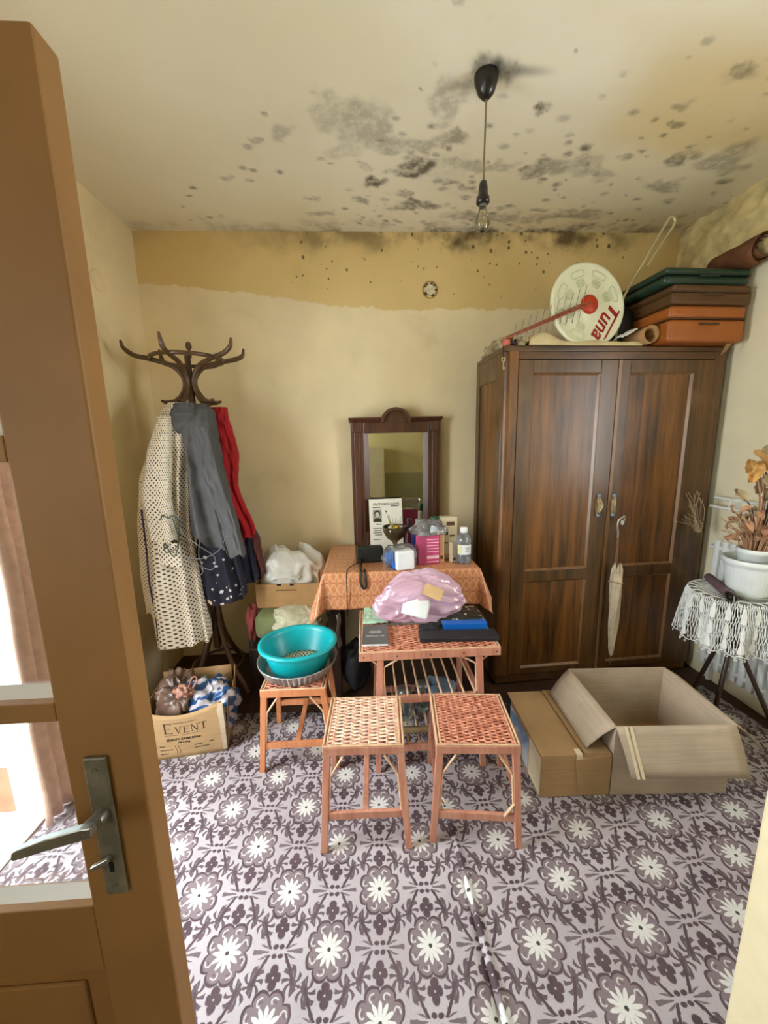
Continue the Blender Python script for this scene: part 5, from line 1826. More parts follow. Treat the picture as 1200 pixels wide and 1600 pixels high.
stuff(hs.build('hand_slots', M_black, cx))
M_wbag = thin_plastic('white_plastic_bag', (242, 242, 234), 0.3, 0.3, 0.05, 9, 0.08)
wb = thing('white_bag', 'crumpled white plastic bag in the shallow carton', 'plastic bag', (-0.5, 2.435, 0.505))


def wbag(u, v):
    a = 2 * PI * u
    # swelling body whose mouth folds back inside
    prof = [(0.0, 0.005), (0.15, 0.01), (0.175, 0.10), (0.185, 0.19), (0.165, 0.27), (0.125, 0.32), (0.085, 0.335), (0.07, 0.30), (0.075, 0.22), (0.06, 0.18)]
    t = v * (len(prof) - 1)
    i = min(int(t), len(prof) - 2)
    k = t - i
    r = prof[i][0] + (prof[i + 1][0] - prof[i][0]) * k
    z = prof[i][1] + (prof[i + 1][1] - prof[i][1]) * k
    n1 = nz(math.cos(a) * 1.5, math.sin(a) * 1.5, z * 6, 1, 4)
    n2 = 1 - 2 * abs(nz(math.cos(a) * 2.4, math.sin(a) * 2.4, z * 9, 1, 9)) ** 0.7 + 0.5 * (1 - 3 * abs(nz(math.cos(a) * 4 + z * 5, math.sin(a) * 4, z * 16, 1, 19)))
    r *= 1 + 0.22 * n1 + 0.13 * n2
    z *= 1 + 0.16 * nz(math.cos(a), math.sin(a), 0.5, 2, 2) + 0.05 * math.sin(3 * a)
    x, y = r * math.cos(a) * 1.02, r * math.sin(a) * 0.7
    return (max(-BW / 2 + 0.008, min(BW / 2 - 0.008, x)) if z < 0.15 else x, max(-BD / 2 + 0.008, min(BD / 2 - 0.008, y)) if z < 0.15 else y, z)


MB().grid(wbag, 90, 60, cu=True).build('bag_film', M_wbag, wb)
MB().grid(lambda u, v: (-0.11 + u * 0.18 + 0.03 * v, -0.125 + 0.03 * math.sin(PI * u) * v - 0.02 * (1 - v) + 0.04 * v, 0.17 + v * 0.12 - 0.09 * u * v + 0.02 * math.sin(PI * u)), 16, 10).build('folded_lip', M_wbag, wb, solid=0.002)
M_redscrap = simple('faded_red_cloth', (150, 70, 66), 0.9, 0.2, 16, 0.4)
rs = blob('rag', M_redscrap, (-0.735, 2.30, 0.42), (0.03, 0.03, 0.11), amp=0.35, freq=12, seed=4, crease=0.15)
tag(rs, 'faded red rag hanging at the left side of the sack', 'rag')
dkb = blob('dark_bag', M_blackcase, (-0.74, 2.32, 0.16), (0.035, 0.05, 0.155), amp=0.2, freq=9, seed=14, floor=0.003)
tag(dkb, 'black bag on the floor left of the low chest', 'bag')
bfb = blob('black_sack', M_blackcase, (-0.09, 2.15, 0.17), (0.09, 0.09, 0.165), amp=0.2, freq=9, seed=24, floor=0.003)
tag(bfb, 'black sack on the floor under the oilcloth table', 'bag')
wst = MB().grid(lambda u, v: (-0.185 + 0.02 * u + 0.006 * math.sin(v * 8), 2.02 + 0.03 * u, 0.56 - v * 0.2), 4, 10).build('hanging_strip', M_grey, solid=0.002)
tag(wst, 'grey cloth strip hanging below the left oilcloth corner', 'cloth')
# ---------------------------------------------------------------- wardrobe
WA = math.atan2(0.07, 1.31)
WW, WD, WH = 1.312, 0.445, 2.0
wd = thing('wardrobe', 'large dark walnut two door wardrobe against the back wall', 'wardrobe', (0.765, 2.13, 0), WA)
MB().span(0.02, WW - 0.02, WD - 0.015, WD, 0.06, WH - 0.03).build('back_board', M_chest, wd)
MB().span(0.0, WW, 0.0, WD, WH - 0.03, WH).build('top_board', M_walnut_x, wd, bevel=0.006)
MB().span(0.01, WW - 0.01, 0.012, WD, 0.003, 0.06).build('plinth', M_walnut_x, wd, bevel=0.003)
MB().span(0.02, WW - 0.02, 0.03, WD, 0.06, 0.08).build('floor_board', M_chest, wd)
# left side: frame with a sunk panel
sd = MB().span(0.0, 0.02, 0.05, 0.11, 0.06, WH - 0.03).span(0.0, 0.02, WD - 0.06, WD, 0.06, WH - 0.03).span(0.0, 0.02, 0.11, WD - 0.06, 1.84, WH - 0.03).span(0.0, 0.02, 0.11, WD - 0.06, 0.06, 0.2).build('side_frame', M_walnut_d, wd, bevel=0.003)
MB().span(0.008, 0.018, 0.105, WD - 0.055, 0.19, 1.85).build('side_panel', M_walnut, sd)
MB().span(WW - 0.02, WW, 0.05, WD, 0.06, WH - 0.03).build('side_board', M_walnut_d, wd, bevel=0.003)


def rounded_post(u0, u1, rad, left):
    """corner post with its outer front edge rounded"""
    pts_ = []
    n = 8
    if left:
        for i in range(n + 1):
            a = PI + (PI / 2) * i / n
            pts_.append((u0 + rad + rad * math.cos(a), rad + rad * math.sin(a)))
        pts_ += [(u1, 0.0), (u1, 0.03), (u0 + 0.02, 0.05), (u0, 0.05)]
    else:
        pts_ = [(u0, 0.0)]
        for i in range(n + 1):
            a = -PI / 2 + (PI / 2) * i / n
            pts_.append((u1 - rad + rad * math.cos(a), rad + rad * math.sin(a)))
        pts_ += [(u1, 0.05), (u1 - 0.02, 0.05), (u0, 0.03)]
    return MB().poly([(x, y, 0.06) for x, y in pts_], WH - 0.03 - 0.06, (0, 0, 1))


rounded_post(0.0, 0.078, 0.034, True).build('corner_post', M_walnut, wd, bevel=0.001)
rounded_post(WW - 0.078, WW, 0.02, False).build('corner_post', M_walnut_d, wd, bevel=0.001)
MB().span(0.078, WW - 0.078, 0.0, 0.03, 1.93, WH - 0.03).build('frieze', M_walnut_x, wd, bevel=0.003)
M_edge = wood('worn_moulding', (96, 66, 38), (138, 102, 64), 'Z', 0.35, 1, 0.3)
M_pull = simple('old_nickel_pull', (170, 150, 116), 0.3, 0.25, 40, Metallic=0.6)
M_knob = simple('blue_grey_enamel', (128, 142, 150), 0.25, 0.15)


def door_leaf(u0, u1, pu0, pu1, hand_u):
    dz0, dz1 = 0.066, 1.926
    p1z0, p1z1 = 0.735, 1.858
    p2z0, p2z1 = 0.105, 0.668
    y0, y1 = -0.004, 0.022
    d_ = MB().span(u0, pu0, y0, y1, dz0, dz1).span(pu1, u1, y0, y1, dz0, dz1)
    d_.span(pu0, pu1, y0, y1, p1z1, dz1).span(pu0, pu1, y0, y1, p2z1, p1z0).span(pu0, pu1, y0, y1, dz0, p2z0)
    dr = d_.build('door', M_walnut_d, wd, bevel=0.002)
    for (a, b) in ((p1z0, p1z1), (p2z0, p2z1)):
        MB().span(pu0 - 0.004, pu1 + 0.004, 0.010, 0.016, a - 0.004, b + 0.004).build('panel', M_walnut, dr)
        mo = MB()
        t = 0.011
        # sloping bead round the panel
        def bead(p, q, inw):
            p, q, inw = Vector(p), Vector(q), Vector(inw)
            a0 = [p + Vector((0, -0.002, 0)), q + Vector((0, -0.002, 0)), q + inw * t + Vector((0, 0.011, 0)), p + inw * t + Vector((0, 0.011, 0)), p + Vector((0, 0.011, 0)), q + Vector((0, 0.011, 0))]
            mo.add(a0, [(0, 1, 2, 3), (0, 3, 4), (1, 5, 2), (3, 2, 5, 4), (0, 4, 5, 1)])
        bead((pu0, 0, a), (pu0, 0, b), (1, 0, 0))
        bead((pu1, 0, a), (pu1, 0, b), (-1, 0, 0))
        bead((pu0, 0, a), (pu1, 0, a), (0, 0, 1))
        bead((pu0, 0, b), (pu1, 0, b), (0, 0, -1))
        mo.build('panel_moulding', M_edge, dr)
    sgn = -1 if hand_u < 0.65 else 1
    hp = MB()
    hp.poly([(hand_u + 0.018 * math.cos(a), y0 - 0.0035, 1.115 + 0.068 * math.sin(a)) for a in [2 * PI * k / 24 for k in range(24)]], 0.003, (0, 1, 0))
    hp.tube(spline([(hand_u + sgn * 0.004, y0 - 0.006, 1.168), (hand_u - 0.004, y0 - 0.022, 1.15), (hand_u - sgn * 0.008, y0 - 0.028, 1.115), (hand_u - 0.004, y0 - 0.022, 1.08), (hand_u + sgn * 0.001, y0 - 0.006, 1.062)], 6), 0.006, 8)
    hp.build('handle', M_pull, dr)
    kn = MB()
    for z_ in (1.172, 1.058):
        kn.lathe([(0.0001, 0.016), (0.008, 0.013), (0.0125, 0.006), (0.013, 0.0)], (hand_u, y0 - 0.003, z_), 16, axis=Matrix.Rotation(PI / 2, 3, 'X'))
    kn.build('handle_knob', M_knob, dr)
    return dr


door_leaf(0.080, 0.652, 0.162, 0.552, 0.595)
door_leaf(0.660, 1.232, 0.728, 1.112, 0.688)
MB().span(0.652, 0.672, -0.009, -0.003, 0.066, 1.926).build('cover_strip', M_edge, wd, bevel=0.002)

# key hanging from the top edge near the corner
ky = thing('key', 'small key hanging on a dark string at the wardrobe corner', 'key', (0.752, 2.122, 1.9))
MB().tube([(0, 0, 0.095), (-0.002, -0.002, 0.06), (0, -0.004, 0.035)], 0.003, 6).build('string', M_bakelite, ky)
kb = MB().tube([(0.009 * math.cos(2 * PI * k / 14), -0.006, 0.025 + 0.010 * math.sin(2 * PI * k / 14)) for k in range(14)], 0.0022, 6, closed=True)
kb.tube([(0, -0.006, 0.015), (0, -0.006, -0.025)], 0.0022, 6).span(0, 0.009, -0.0075, -0.0045, -0.024, -0.014)
kb.build('key_body', simple('bright_brass', (206, 190, 140), 0.3, 0.1, Metallic=0.8), ky)

# umbrella hanging from the right handle
M_umbf = simple('cream_umbrella_cloth', (196, 180, 152), 0.8, 0.2, 18, 0.4, 50)
M_shaft = wood('umbrella_shaft', (92, 62, 36), (140, 100, 64), 'Z', 0.4)
um = thing('umbrella', 'cream folded umbrella hanging from the right wardrobe handle', 'umbrella', (1.452, 2.108, 0.0))
MB().tube(spline([(0.038, -0.004, 1.03), (0.036, -0.006, 1.05), (0.028, -0.012, 1.058), (0.018, -0.012, 1.052), (0.002, -0.008, 1.035), (-0.002, -0.006, 1.0), (0.006, -0.004, 0.96), (0.008, -0.003, 0.925)], 6), 0.0055, 8).build('hook_handle', simple('silver_hook', (186, 176, 166), 0.3, 0.1, Metallic=0.7), um)
MB().tube([(0.008, -0.003, 0.93), (0.012, -0.004, 0.72)], 0.0085, 10).build('shaft', M_shaft, um)


def umbf(u, v):
    a = 2 * PI * u
    prof = [(0.0, 0.014), (0.06, 0.026), (0.16, 0.031), (0.22, 0.030), (0.6, 0.026), (0.9, 0.016), (0.97, 0.012), (1.0, 0.003)]
    r = lerp_tab(prof, v)[0]
    k = 1 + 0.13 * math.sin(a * 5 + v * 9) + (0.25 * math.sin(a * 6) * max(0, 1 - v / 0.16))
    return (0.012 + 0.016 * v + r * k * math.cos(a), -0.006 - 0.01 * (1 - v) + r * k * math.sin(a), 0.765 - v * 0.585 + (0.02 * math.sin(a * 6) * max(0, 1 - v / 0.1)))


MB().grid(umbf, 40, 40, cu=True).build('canopy', M_umbf, um)
MB().tube([(0.026, -0.006, 0.19), (0.03, -0.006, 0.12)], 0.003, 7).build('tip', M_steel, um)
MB().tube([(0.012 + 0.034 * math.cos(2 * PI * k / 20), -0.012 + 0.034 * math.sin(2 * PI * k / 20), 0.665 + 0.006 * math.sin(4 * PI * k / 20)) for k in range(20)], 0.005, 6, closed=True).build('strap', simple('taupe_strap', (160, 142, 118), 0.8, 0.1), um)
bd = thing('bead_charm', 'small white bead charm hanging at the right wardrobe handle', 'charm', (1.49, 2.125, 1.02))
MB().tube([(0, 0.0, 0.02), (0.0, -0.004, 0.012)], 0.002, 6).build('thread', M_bakelite, bd)
MB().lathe([(0.0001, 0.012), (0.007, 0.008), (0.009, -0.005), (0.006, -0.016), (0.0001, -0.02)], (0, -0.005, 0), 14).build('bead', M_tissue, bd)

# ---------------------------------------------------------------- on top of the wardrobe
WT = WH + 0.001
an = thing('antenna', 'round white dish of an old antenna with red hub and boom on the wardrobe', 'antenna', (1.257, 2.235, WT))
M_dish = simple('yellowed_white_plastic', (226, 228, 200), 0.45, 0.05, 10, 0.05)
M_dred = simple('orange_red_plastic', (178, 50, 18), 0.45, 0.1)
M_lred = simple('dark_red_print', (150, 22, 20), 0.5, 0.06)
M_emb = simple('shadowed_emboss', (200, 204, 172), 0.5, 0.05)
DC = Vector((0, 0, 0.226))
DR = Matrix.Rotation(math.radians(8), 3, 'Z') @ Matrix.Rotation(math.radians(90 - 6), 3, 'X')
dishp = [(0.0001, 0.012), (0.06, 0.012), (0.075, 0.006), (0.205, 0.006), (0.214, 0.012), (0.226, 0.010), (0.229, 0.002), (0.226, -0.006), (0.0001, -0.006)]
ds_ = MB().lathe(dishp, DC, 64, axis=DR).build('dish', M_dish, an)
emb = MB()
for k in range(8):
    a0 = math.radians(22.5 + 45 * k)
    if k in (6, 7):
        continue
    for (r0, r1, da) in ((0.155, 0.19, 0.24), (0.105, 0.142, 0.2)):
        ring_ = []
        for i in range(28):
            t = 2 * PI * i / 28
            cc, ss_ = math.cos(t), math.sin(t)
            rr = (r0 + r1) / 2 + (r1 - r0) / 2 * math.copysign(abs(ss_) ** 0.5, ss_)
            aa = a0 + da * math.copysign(abs(cc) ** 0.5, cc)
            ring_.append(DC + DR @ Vector((rr * math.cos(aa), rr * math.sin(aa), 0.0068)))
        emb.tube(ring_, 0.0026, 5, closed=True)
    for q in range(-3, 4):
        aa = a0 + q * 0.055
        emb.tube([DC + DR @ Vector((0.113 * math.cos(aa), 0.113 * math.sin(aa), 0.0064)), DC + DR @ Vector((0.136 * math.cos(aa), 0.136 * math.sin(aa), 0.0064))], 0.0022, 4)
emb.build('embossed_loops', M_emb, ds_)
# red wordmark running down the right of the dish, its T stretched into a bar
wdir = math.radians(-121)
wx = Vector((math.cos(wdir), math.sin(wdir), 0))
wy = Vector((-wx.y, wx.x, 0))
org = Vector((0.118, -0.075, 0.0075))
mt = Matrix.Translation(DC) @ DR.to_4x4() @ frame(org, wx, wy)
text_mesh('una', 0.122, M_lred, ds_, mt @ Matrix.Translation((0.045, -0.006, 0)), bold=0.002, shear=0.2, extrude=0.0006, sx=0.92)
lg = MB()
for q in ([(-0.085, 0.036), (0.125, 0.036), (0.125, 0.046), (-0.085, 0.046)], [(-0.078, -0.026), (-0.056, -0.026), (-0.042, 0.036), (-0.064, 0.036)]):
    lg.poly([mt @ Vector((a, b, -0.0006)) for a, b in q], 0.0012, mt.to_3x3() @ Vector((0, 0, 1)))
lg.build('lettering_bar', M_lred, ds_)
HUB = DC + DR @ Vector((0, 0, 0.012))
MB().lathe([(0.0001, 0.022), (0.036, 0.02), (0.049, 0.012), (0.051, 0.0)], HUB, 28, axis=DR).build('hub', M_dred, an)
BE = Vector((-0.475, -0.075, 0.04))
M_boom = simple('rusty_boom', (150, 74, 44), 0.6, 0.25, 40)
bm_ = MB()
bm_.tube([HUB + DR @ Vector((0, 0, 0.018)), HUB + (BE - HUB) * 0.12 + Vector((0, -0.02, 0)), BE], 0.006, 8)
off = Vector((0.004, -0.004, 0.016))
bm_.tube([HUB + DR @ Vector((0, 0.01, 0.018)), HUB + (BE - HUB) * 0.12 + off + Vector((0, -0.02, 0)), BE + off * 0.4], 0.005, 8)
bm_.build('boom', M_boom, an)
for k in range(11):
    q = 0.10 + 0.082 * k
    p = HUB + (BE - HUB) * q + Vector((0, -0.012, 0.006))
    L_ = 0.125 - 0.006 * k
    dv = Vector((0.17, -0.05, 1.0)).normalized()
    MB().tube([p - dv * L_ * (0.62 if p.z - L_ * 0.62 > 0.004 else (p.z - 0.004) / L_), p + dv * L_ * 0.85], 0.0018, 5).build('element_rod', M_steel, an)

M_creamcl = simple('cream_sacking', (206, 190, 146), 0.85, 0.15, 10, 0.3)
fb = MB().grid(lambda u, v: (0.90 + u * 0.66 + 0.01 * math.sin(v * 5), 2.150 + u * 0.038 + v * 0.055, WT + 0.003 + 0.036 * (1 - (2 * v - 1) ** 4) * (0.65 + 0.35 * nz(u * 6, v * 2, 1)) + 0.05 * math.exp(-((u - 0.12) / 0.12) ** 2) * math.sin(PI * v)), 60, 16).build('folded_sack', M_creamcl, solid=0.004)
tag(fb, 'flat folded cream sack along the front edge of the wardrobe top', 'sack')


def print_mat():
    m = Mat('faded_printed_cloth')
    d, ra, rb = m.voronoi(34)
    col = m.mix(m.ss(0.3, 0.7, m.noise(16, 3)), lin((150, 132, 96)), lin((188, 172, 134)))
    col = m.mix(m.ss(0.0, 0.06, 0.32 - d) * ra.gt(0.6), col, lin((84, 70, 50)))
    return m.out(col, 0.9, m.bump(m.noise(30, 3), 0.5, 0.01))


pc = blob('printed_cloth', print_mat(), (0.835, 2.36, WT + 0.028), (0.085, 0.19, 0.036), amp=0.3, freq=12, seed=3, floor=WT, crease=0.2, power=2.6, nu=50, nv=26)
tag(pc, 'crumpled faded printed cloth at the left end of the wardrobe top', 'cloth')
pk_ = blob('pink_ball', simple('coral_pink', (206, 110, 92), 0.7, 0.1), (0.79, 2.18, WT + 0.024), (0.022, 0.022, 0.024), amp=0.1, freq=9, seed=1, floor=WT, nu=18, nv=12)
tag(pk_, 'small coral pink ball on the wardrobe corner', 'ball')
dkt = blob('dark_bobbin', simple('dark_maroon', (50, 22, 24), 0.6, 0.2), (0.835, 2.165, WT + 0.018), (0.024, 0.016, 0.018), amp=0.15, freq=9, seed=2, floor=WT, nu=18, nv=12)
tag(dkt, 'dark maroon bobbin beside the coral pink ball', 'bobbin')

# rolled paper tube and white papers next to the dish
tb = thing('paper_tube', 'brown paper roll with open end beside the suitcases', 'paper roll', (1.575, 2.20, WT))


def roll(u, v, r=0.046):
    a = u * 2 * PI * 2.3
    rr = r * (0.80 + 0.2 * u) * (1 + 0.08 * math.sin(a * 1.0 + 1))
    return (rr * math.cos(a) + 0.06 * v * 0.3, -0.05 + v * 0.3, 0.053 + rr * math.sin(a) * (1.0 + 0.05 * math.sin(3 * a)))


MB().grid(roll, 60, 6).build('rolled_sheet', M_kraft, tb, solid=0.002)
wp = MB().grid(lambda u, v: (1.44 + u * 0.085, 2.185 + v * 0.1, WT + 0.045 + 0.045 * u + 0.012 * math.sin(v * 3) + 0.008 * nz(u * 4, v * 4, 3)), 10, 10).build('white_papers', M_paper, solid=0.003)
tag(wp, 'folded white papers between the dish and the paper roll', 'papers')


def suitcase(name, label, c, size, mat, rz, trim, bev):
    t = thing(name, label, 'suitcase', c, rz)
    w_, d_, h_ = size
    MB().box((0, 0, h_ * 0.32), (w_, d_, h_ * 0.62)).build('lower_shell', mat, t, bevel=bev, seg=4)
    MB().box((0, 0, h_ * 0.82), (w_, d_, h_ * 0.36)).build('upper_shell', mat, t, bevel=min(bev, h_ * 0.15), seg=4)
    MB().box((0, 0, h_ * 0.635), (w_ - 0.003, d_ - 0.003, 0.006)).build('seam', trim, t)
    MB().tube(spline([(-0.05, -d_ / 2 + 0.0, h_ * 0.5), (-0.045, -d_ / 2 - 0.012, h_ * 0.48), (0.045, -d_ / 2 - 0.012, h_ * 0.48), (0.05, -d_ / 2 + 0.0, h_ * 0.5)], 5), 0.005, 7).build('carry_handle', trim, t)
    return t


M_tanlea = simple('orange_tan_leather', (158, 88, 32), 0.45, 0.12, 6, 0.15, 60)
M_brlea = simple('dull_brown_leather', (88, 58, 26), 0.5, 0.15, 6, 0.15, 60)
M_green = simple('dark_green_leatherette', (30, 58, 44), 0.4, 0.15, 6, 0.1, 60)
M_dktrim = simple('dark_trim', (70, 44, 22), 0.5, 0.1)
suitcase('suitcase', 'orange tan suitcase, lowest of the stack on the wardrobe', (1.845, 2.285, WT), (0.445, 0.36, 0.185), M_tanlea, WA, M_dktrim, 0.022)
suitcase('suitcase', 'dull brown suitcase in the middle of the stack on the wardrobe', (1.85, 2.285, WT + 0.186), (0.45, 0.36, 0.10), M_brlea, WA, M_dktrim, 0.014)
gs = suitcase('suitcase', 'dark green suitcase on top of the stack on the wardrobe', (1.83, 2.32, WT + 0.287), (0.49, 0.40, 0.085), M_green, WA, simple('green_trim', (22, 44, 34), 0.5), 0.03)
dcb = blob('dark_holdall', simple('black_green_vinyl', (30, 36, 30), 0.45, 0.15), (1.52, 2.46, WT + 0.135), (0.105, 0.13, 0.135), amp=0.06, freq=6, seed=3, floor=WT, power=3.6)
tag(dcb, 'dark holdall behind the dish and left of the suitcases', 'bag')
stp = MB().grid(lambda u, v: (1.99 + u * 0.03 - 0.02 * v, 2.125 + 0.01 * v, WT - 0.004 - v * 0.06 * (1 - 0.4 * u)), 5, 5).build('leather_flap', simple('tan_flap', (150, 116, 76), 0.7), solid=0.003)
tag(stp, 'tan leather strap end hanging under the lowest suitcase', 'strap')
wl = MB().tube(spline([(1.49, 2.32, WT + 0.01), (1.50, 2.32, 2.25), (1.60, 2.31, 2.46), (1.715, 2.30, 2.675), (1.735, 2.30, 2.70), (1.757, 2.30, 2.693), (1.756, 2.30, 2.66), (1.70, 2.305, 2.57), (1.631, 2.31, 2.455)], 7), 0.0068, 7).build('wire_rod', simple('pale_wire', (206, 200, 160), 0.35, 0.1, Metallic=0.5))
tag(wl, 'long bent pale wire loop sticking up from the wardrobe top', 'wire')

# roll of brown hide lying on the suitcases
rb = thing('hide_roll', 'brown rolled hide with open end on the suitcases by the right wall', 'roll', (2.062, 2.06, WT + 0.373 + 0.072))


def rbf(u, v):
    a = u * 2 * PI * 2.6 + 1.0
    rr = 0.04 + 0.032 * u + 0.006 * nz(u * 6, v * 3, 2)
    return (rr * math.cos(a) * (1 + 0.08 * math.sin(2 * a)), 0.26 * v + 0.02 * math.sin(a * 0.7 + 1) * (1 - v), rr * math.sin(a) * 0.97)


MB().grid(rbf, 110, 10).build('rolled_sheet', simple('brown_hide', (104, 64, 36), 0.7, 0.3, 14, 0.4), rb, solid=0.004)
blob('stuffed_lining', simple('dark_lining', (52, 30, 20), 0.9, 0.3), (0, 0.15, 0), (0.034, 0.11, 0.034), rb, amp=0.2, freq=9, seed=2)

# ---------------------------------------------------------------- cartons on the carpet
ZF = 0.0045
sb = thing('closed_carton', 'closed brown carton on the carpet left of the open carton', 'cardboard box', (0.852, 1.565, ZF), math.radians(-1.5))
SW, SD, SH = 0.296, 0.42, 0.2
MB().span(-SW / 2, SW / 2, -SD / 2, SD / 2, 0.0, SH - 0.004).build('carton_body', M_kraft_box, sb, bevel=0.002)
MB().span(-SW / 2, 0.03, -SD / 2, SD / 2, SH - 0.004, SH).build('top_flap', M_kraft_box, sb, bevel=0.001)
MB().hexa([(0.036, -SD / 2, SH - 0.004), (SW / 2, -SD / 2, SH - 0.004), (0.036, SD / 2, SH - 0.004), (SW / 2, SD / 2, SH - 0.004), (0.034, -SD / 2, SH + 0.010), (SW / 2, -SD / 2, SH), (0.034, SD / 2, SH + 0.004), (SW / 2, SD / 2, SH)]).build('top_flap', M_kraft_box, sb)
MB().hexa([(0.02, -SD / 2 - 0.002, 0.005), (SW / 2, -SD / 2 - 0.002, 0.005), (0.02, -SD / 2, 0.005), (SW / 2, -SD / 2, 0.005), (-0.005, -SD / 2 - 0.004, SH - 0.02), (SW / 2, -SD / 2 - 0.004, SH - 0.005), (-0.005, -SD / 2, SH - 0.02), (SW / 2, -SD / 2, SH - 0.005)]).build('front_flap', M_kraft_box, sb)
MB().span(0.0, 0.026, -SD / 2 - 0.002, -SD / 2 + 0.03, SH - 0.03, SH + 0.006).build('torn_tape', M_cream, sb, bevel=0.003)


def picture_mat():
    m = Mat('printed_picture')
    x, y, z = m.xyz()
    n = m.noise(9, 3)
    col = m.mix(m.ss(0.06, 0.16, z + (n - 0.5) * 0.08), lin((196, 202, 206)), lin((120, 158, 206)))
    col = m.mix(m.ss(0.52, 0.6, m.noise(16, 3)), col, lin((226, 228, 226)))
    return m.out(col, 0.45)


MB().span(-SW / 2 - 0.0015, -SW / 2, -SD / 2 + 0.13, SD / 2 - 0.06, 0.02, SH - 0.03).build('side_print', picture_mat(), sb)
MB().span(-SW / 2 - 0.0018, -SW / 2, SD / 2 - 0.06, SD / 2 - 0.002, 0.004, SH - 0.004).build('side_print_band', M_blackcase, sb)
MB().span(-SW / 2 - 0.0018, -SW / 2, -SD / 2 + 0.002, -SD / 2 + 0.12, 0.01, SH - 0.01).build('side_print_label', M_cream, sb)

ob = thing('open_carton', 'large pale open carton with spread flaps in front of the wardrobe', 'cardboard box', (1.258, 1.545, ZF), math.radians(-3))
OW, OD, OHt, TK = 0.492, 0.415, 0.325, 0.006
MB().span(-OW / 2, OW / 2, -OD / 2, -OD / 2 + TK, 0, OHt).build('front_panel', M_kraft_pale, ob)
MB().span(-OW / 2, OW / 2, OD / 2 - TK, OD / 2, 0, OHt).build('back_panel', M_kraft_pale, ob)
MB().span(-OW / 2, -OW / 2 + TK, -OD / 2 + TK, OD / 2 - TK, 0, OHt).build('side_panel', M_kraft_pale, ob)
MB().span(OW / 2 - TK, OW / 2, -OD / 2 + TK, OD / 2 - TK, 0, OHt).build('side_panel', M_kraft_pale, ob)
MB().span(-OW / 2 + TK, OW / 2 - TK, -OD / 2 + TK, OD / 2 - TK, 0, 0.006).build('bottom_panel', M_kraft_box, ob)


def flap(name, a, b, c_, d_, n=(0, 0, 1)):
    """hinged flap: hinge edge a-b, outer edge d-c"""
    a, b, c_, d_ = [Vector(p) for p in (a, b, c_, d_)]
    def fn(u, v):
        p = (a * (1 - u) + b * u) * (1 - v) + (d_ * (1 - u) + c_ * u) * v
        return p + Vector((0, 0, 1)) * (0.010 * math.sin(PI * v))
    return MB().grid(fn, 10, 6).build(name, M_kraft_pale, ob, solid=0.005)


h_ = OHt
flap('flap', (-OW / 2, -OD / 2, h_), (OW / 2, -OD / 2, h_), (OW / 2 + 0.015, -OD / 2 - 0.075, 0.145), (-OW / 2 + 0.035, -OD / 2 - 0.07, 0.15))
flap('flap', (-OW / 2, OD / 2, h_), (-OW / 2, -OD / 2, h_), (-OW / 2 - 0.103, -OD / 2 + 0.02, SH + 0.012), (-OW / 2 - 0.103, OD / 2 - 0.03, SH + 0.014))
flap('flap', (OW / 2, -OD / 2, h_), (OW / 2, OD / 2, h_), (OW / 2 + 0.15, OD / 2 - 0.02, 0.21), (OW / 2 + 0.15, -OD / 2 + 0.015, 0.19))
flap('flap', (OW / 2, OD / 2, h_), (-OW / 2, OD / 2, h_), (-OW / 2 + 0.01, OD / 2 + 0.03, 0.14), (OW / 2 - 0.01, OD / 2 + 0.03, 0.14))
tps = MB()
for k, x in enumerate((-0.215, -0.195)):
    tps.hexa([(x + 0.025, -OD / 2 - 0.076, 0.15), (x + 0.037, -OD / 2 - 0.076, 0.15), (x + 0.025, -OD / 2 - 0.073, 0.15), (x + 0.037, -OD / 2 - 0.073, 0.15), (x, -OD / 2 - 0.007, h_ + 0.004), (x + 0.012, -OD / 2 - 0.007, h_ + 0.004), (x, -OD / 2 - 0.004, h_ + 0.004), (x + 0.012, -OD / 2 - 0.004, h_ + 0.004)])
stuff(tps.build('flap_creases', M_cream, ob))

# ---------------------------------------------------------------- radiator and drying rail on the right wall
M_rad = simple('radiator_enamel', (226, 230, 228), 0.4, 0.05, 6, 0.05)
ra_ = thing('radiator', 'white ribbed radiator on the right wall behind the lace table', 'radiator', (2.109, 1.6, 0.09))
for k in range(11):
    y_ = 0.03 + k * 0.05
    mb = MB().span(-0.02, 0.018, y_ - 0.018, y_ + 0.018, 0.0, 0.80)
    mb.build('radiator_section', M_rad, ra_, bevel=0.012, seg=3)
for z_ in (0.05, 0.75):
    MB().tube([(0, -0.01, z_), (0, 0.575, z_)], 0.014, 10).build('header_pipe', M_rad, ra_)
for y_ in (0.08, 0.48):
    MB().span(-0.012, 0.012, y_ - 0.01, y_ + 0.01, -0.088, 0.005).build('foot', M_rad, ra_)
dr_ = thing('drying_rail', 'white two bar drying rail on the right wall above the radiator', 'drying rail', (2.08, 1.9, 1.09))
for z_, dx in ((0.0, -0.01), (0.05, 0.012)):
    MB().tube([(dx, -0.35, z_), (dx, 0.28, z_)], 0.0085, 10).build('bar', M_rad, dr_)
for y_ in (-0.3, 0.15):
    MB().span(-0.02, 0.049, y_ - 0.006, y_ + 0.006, -0.01, 0.06).build('bracket', M_rad, dr_)

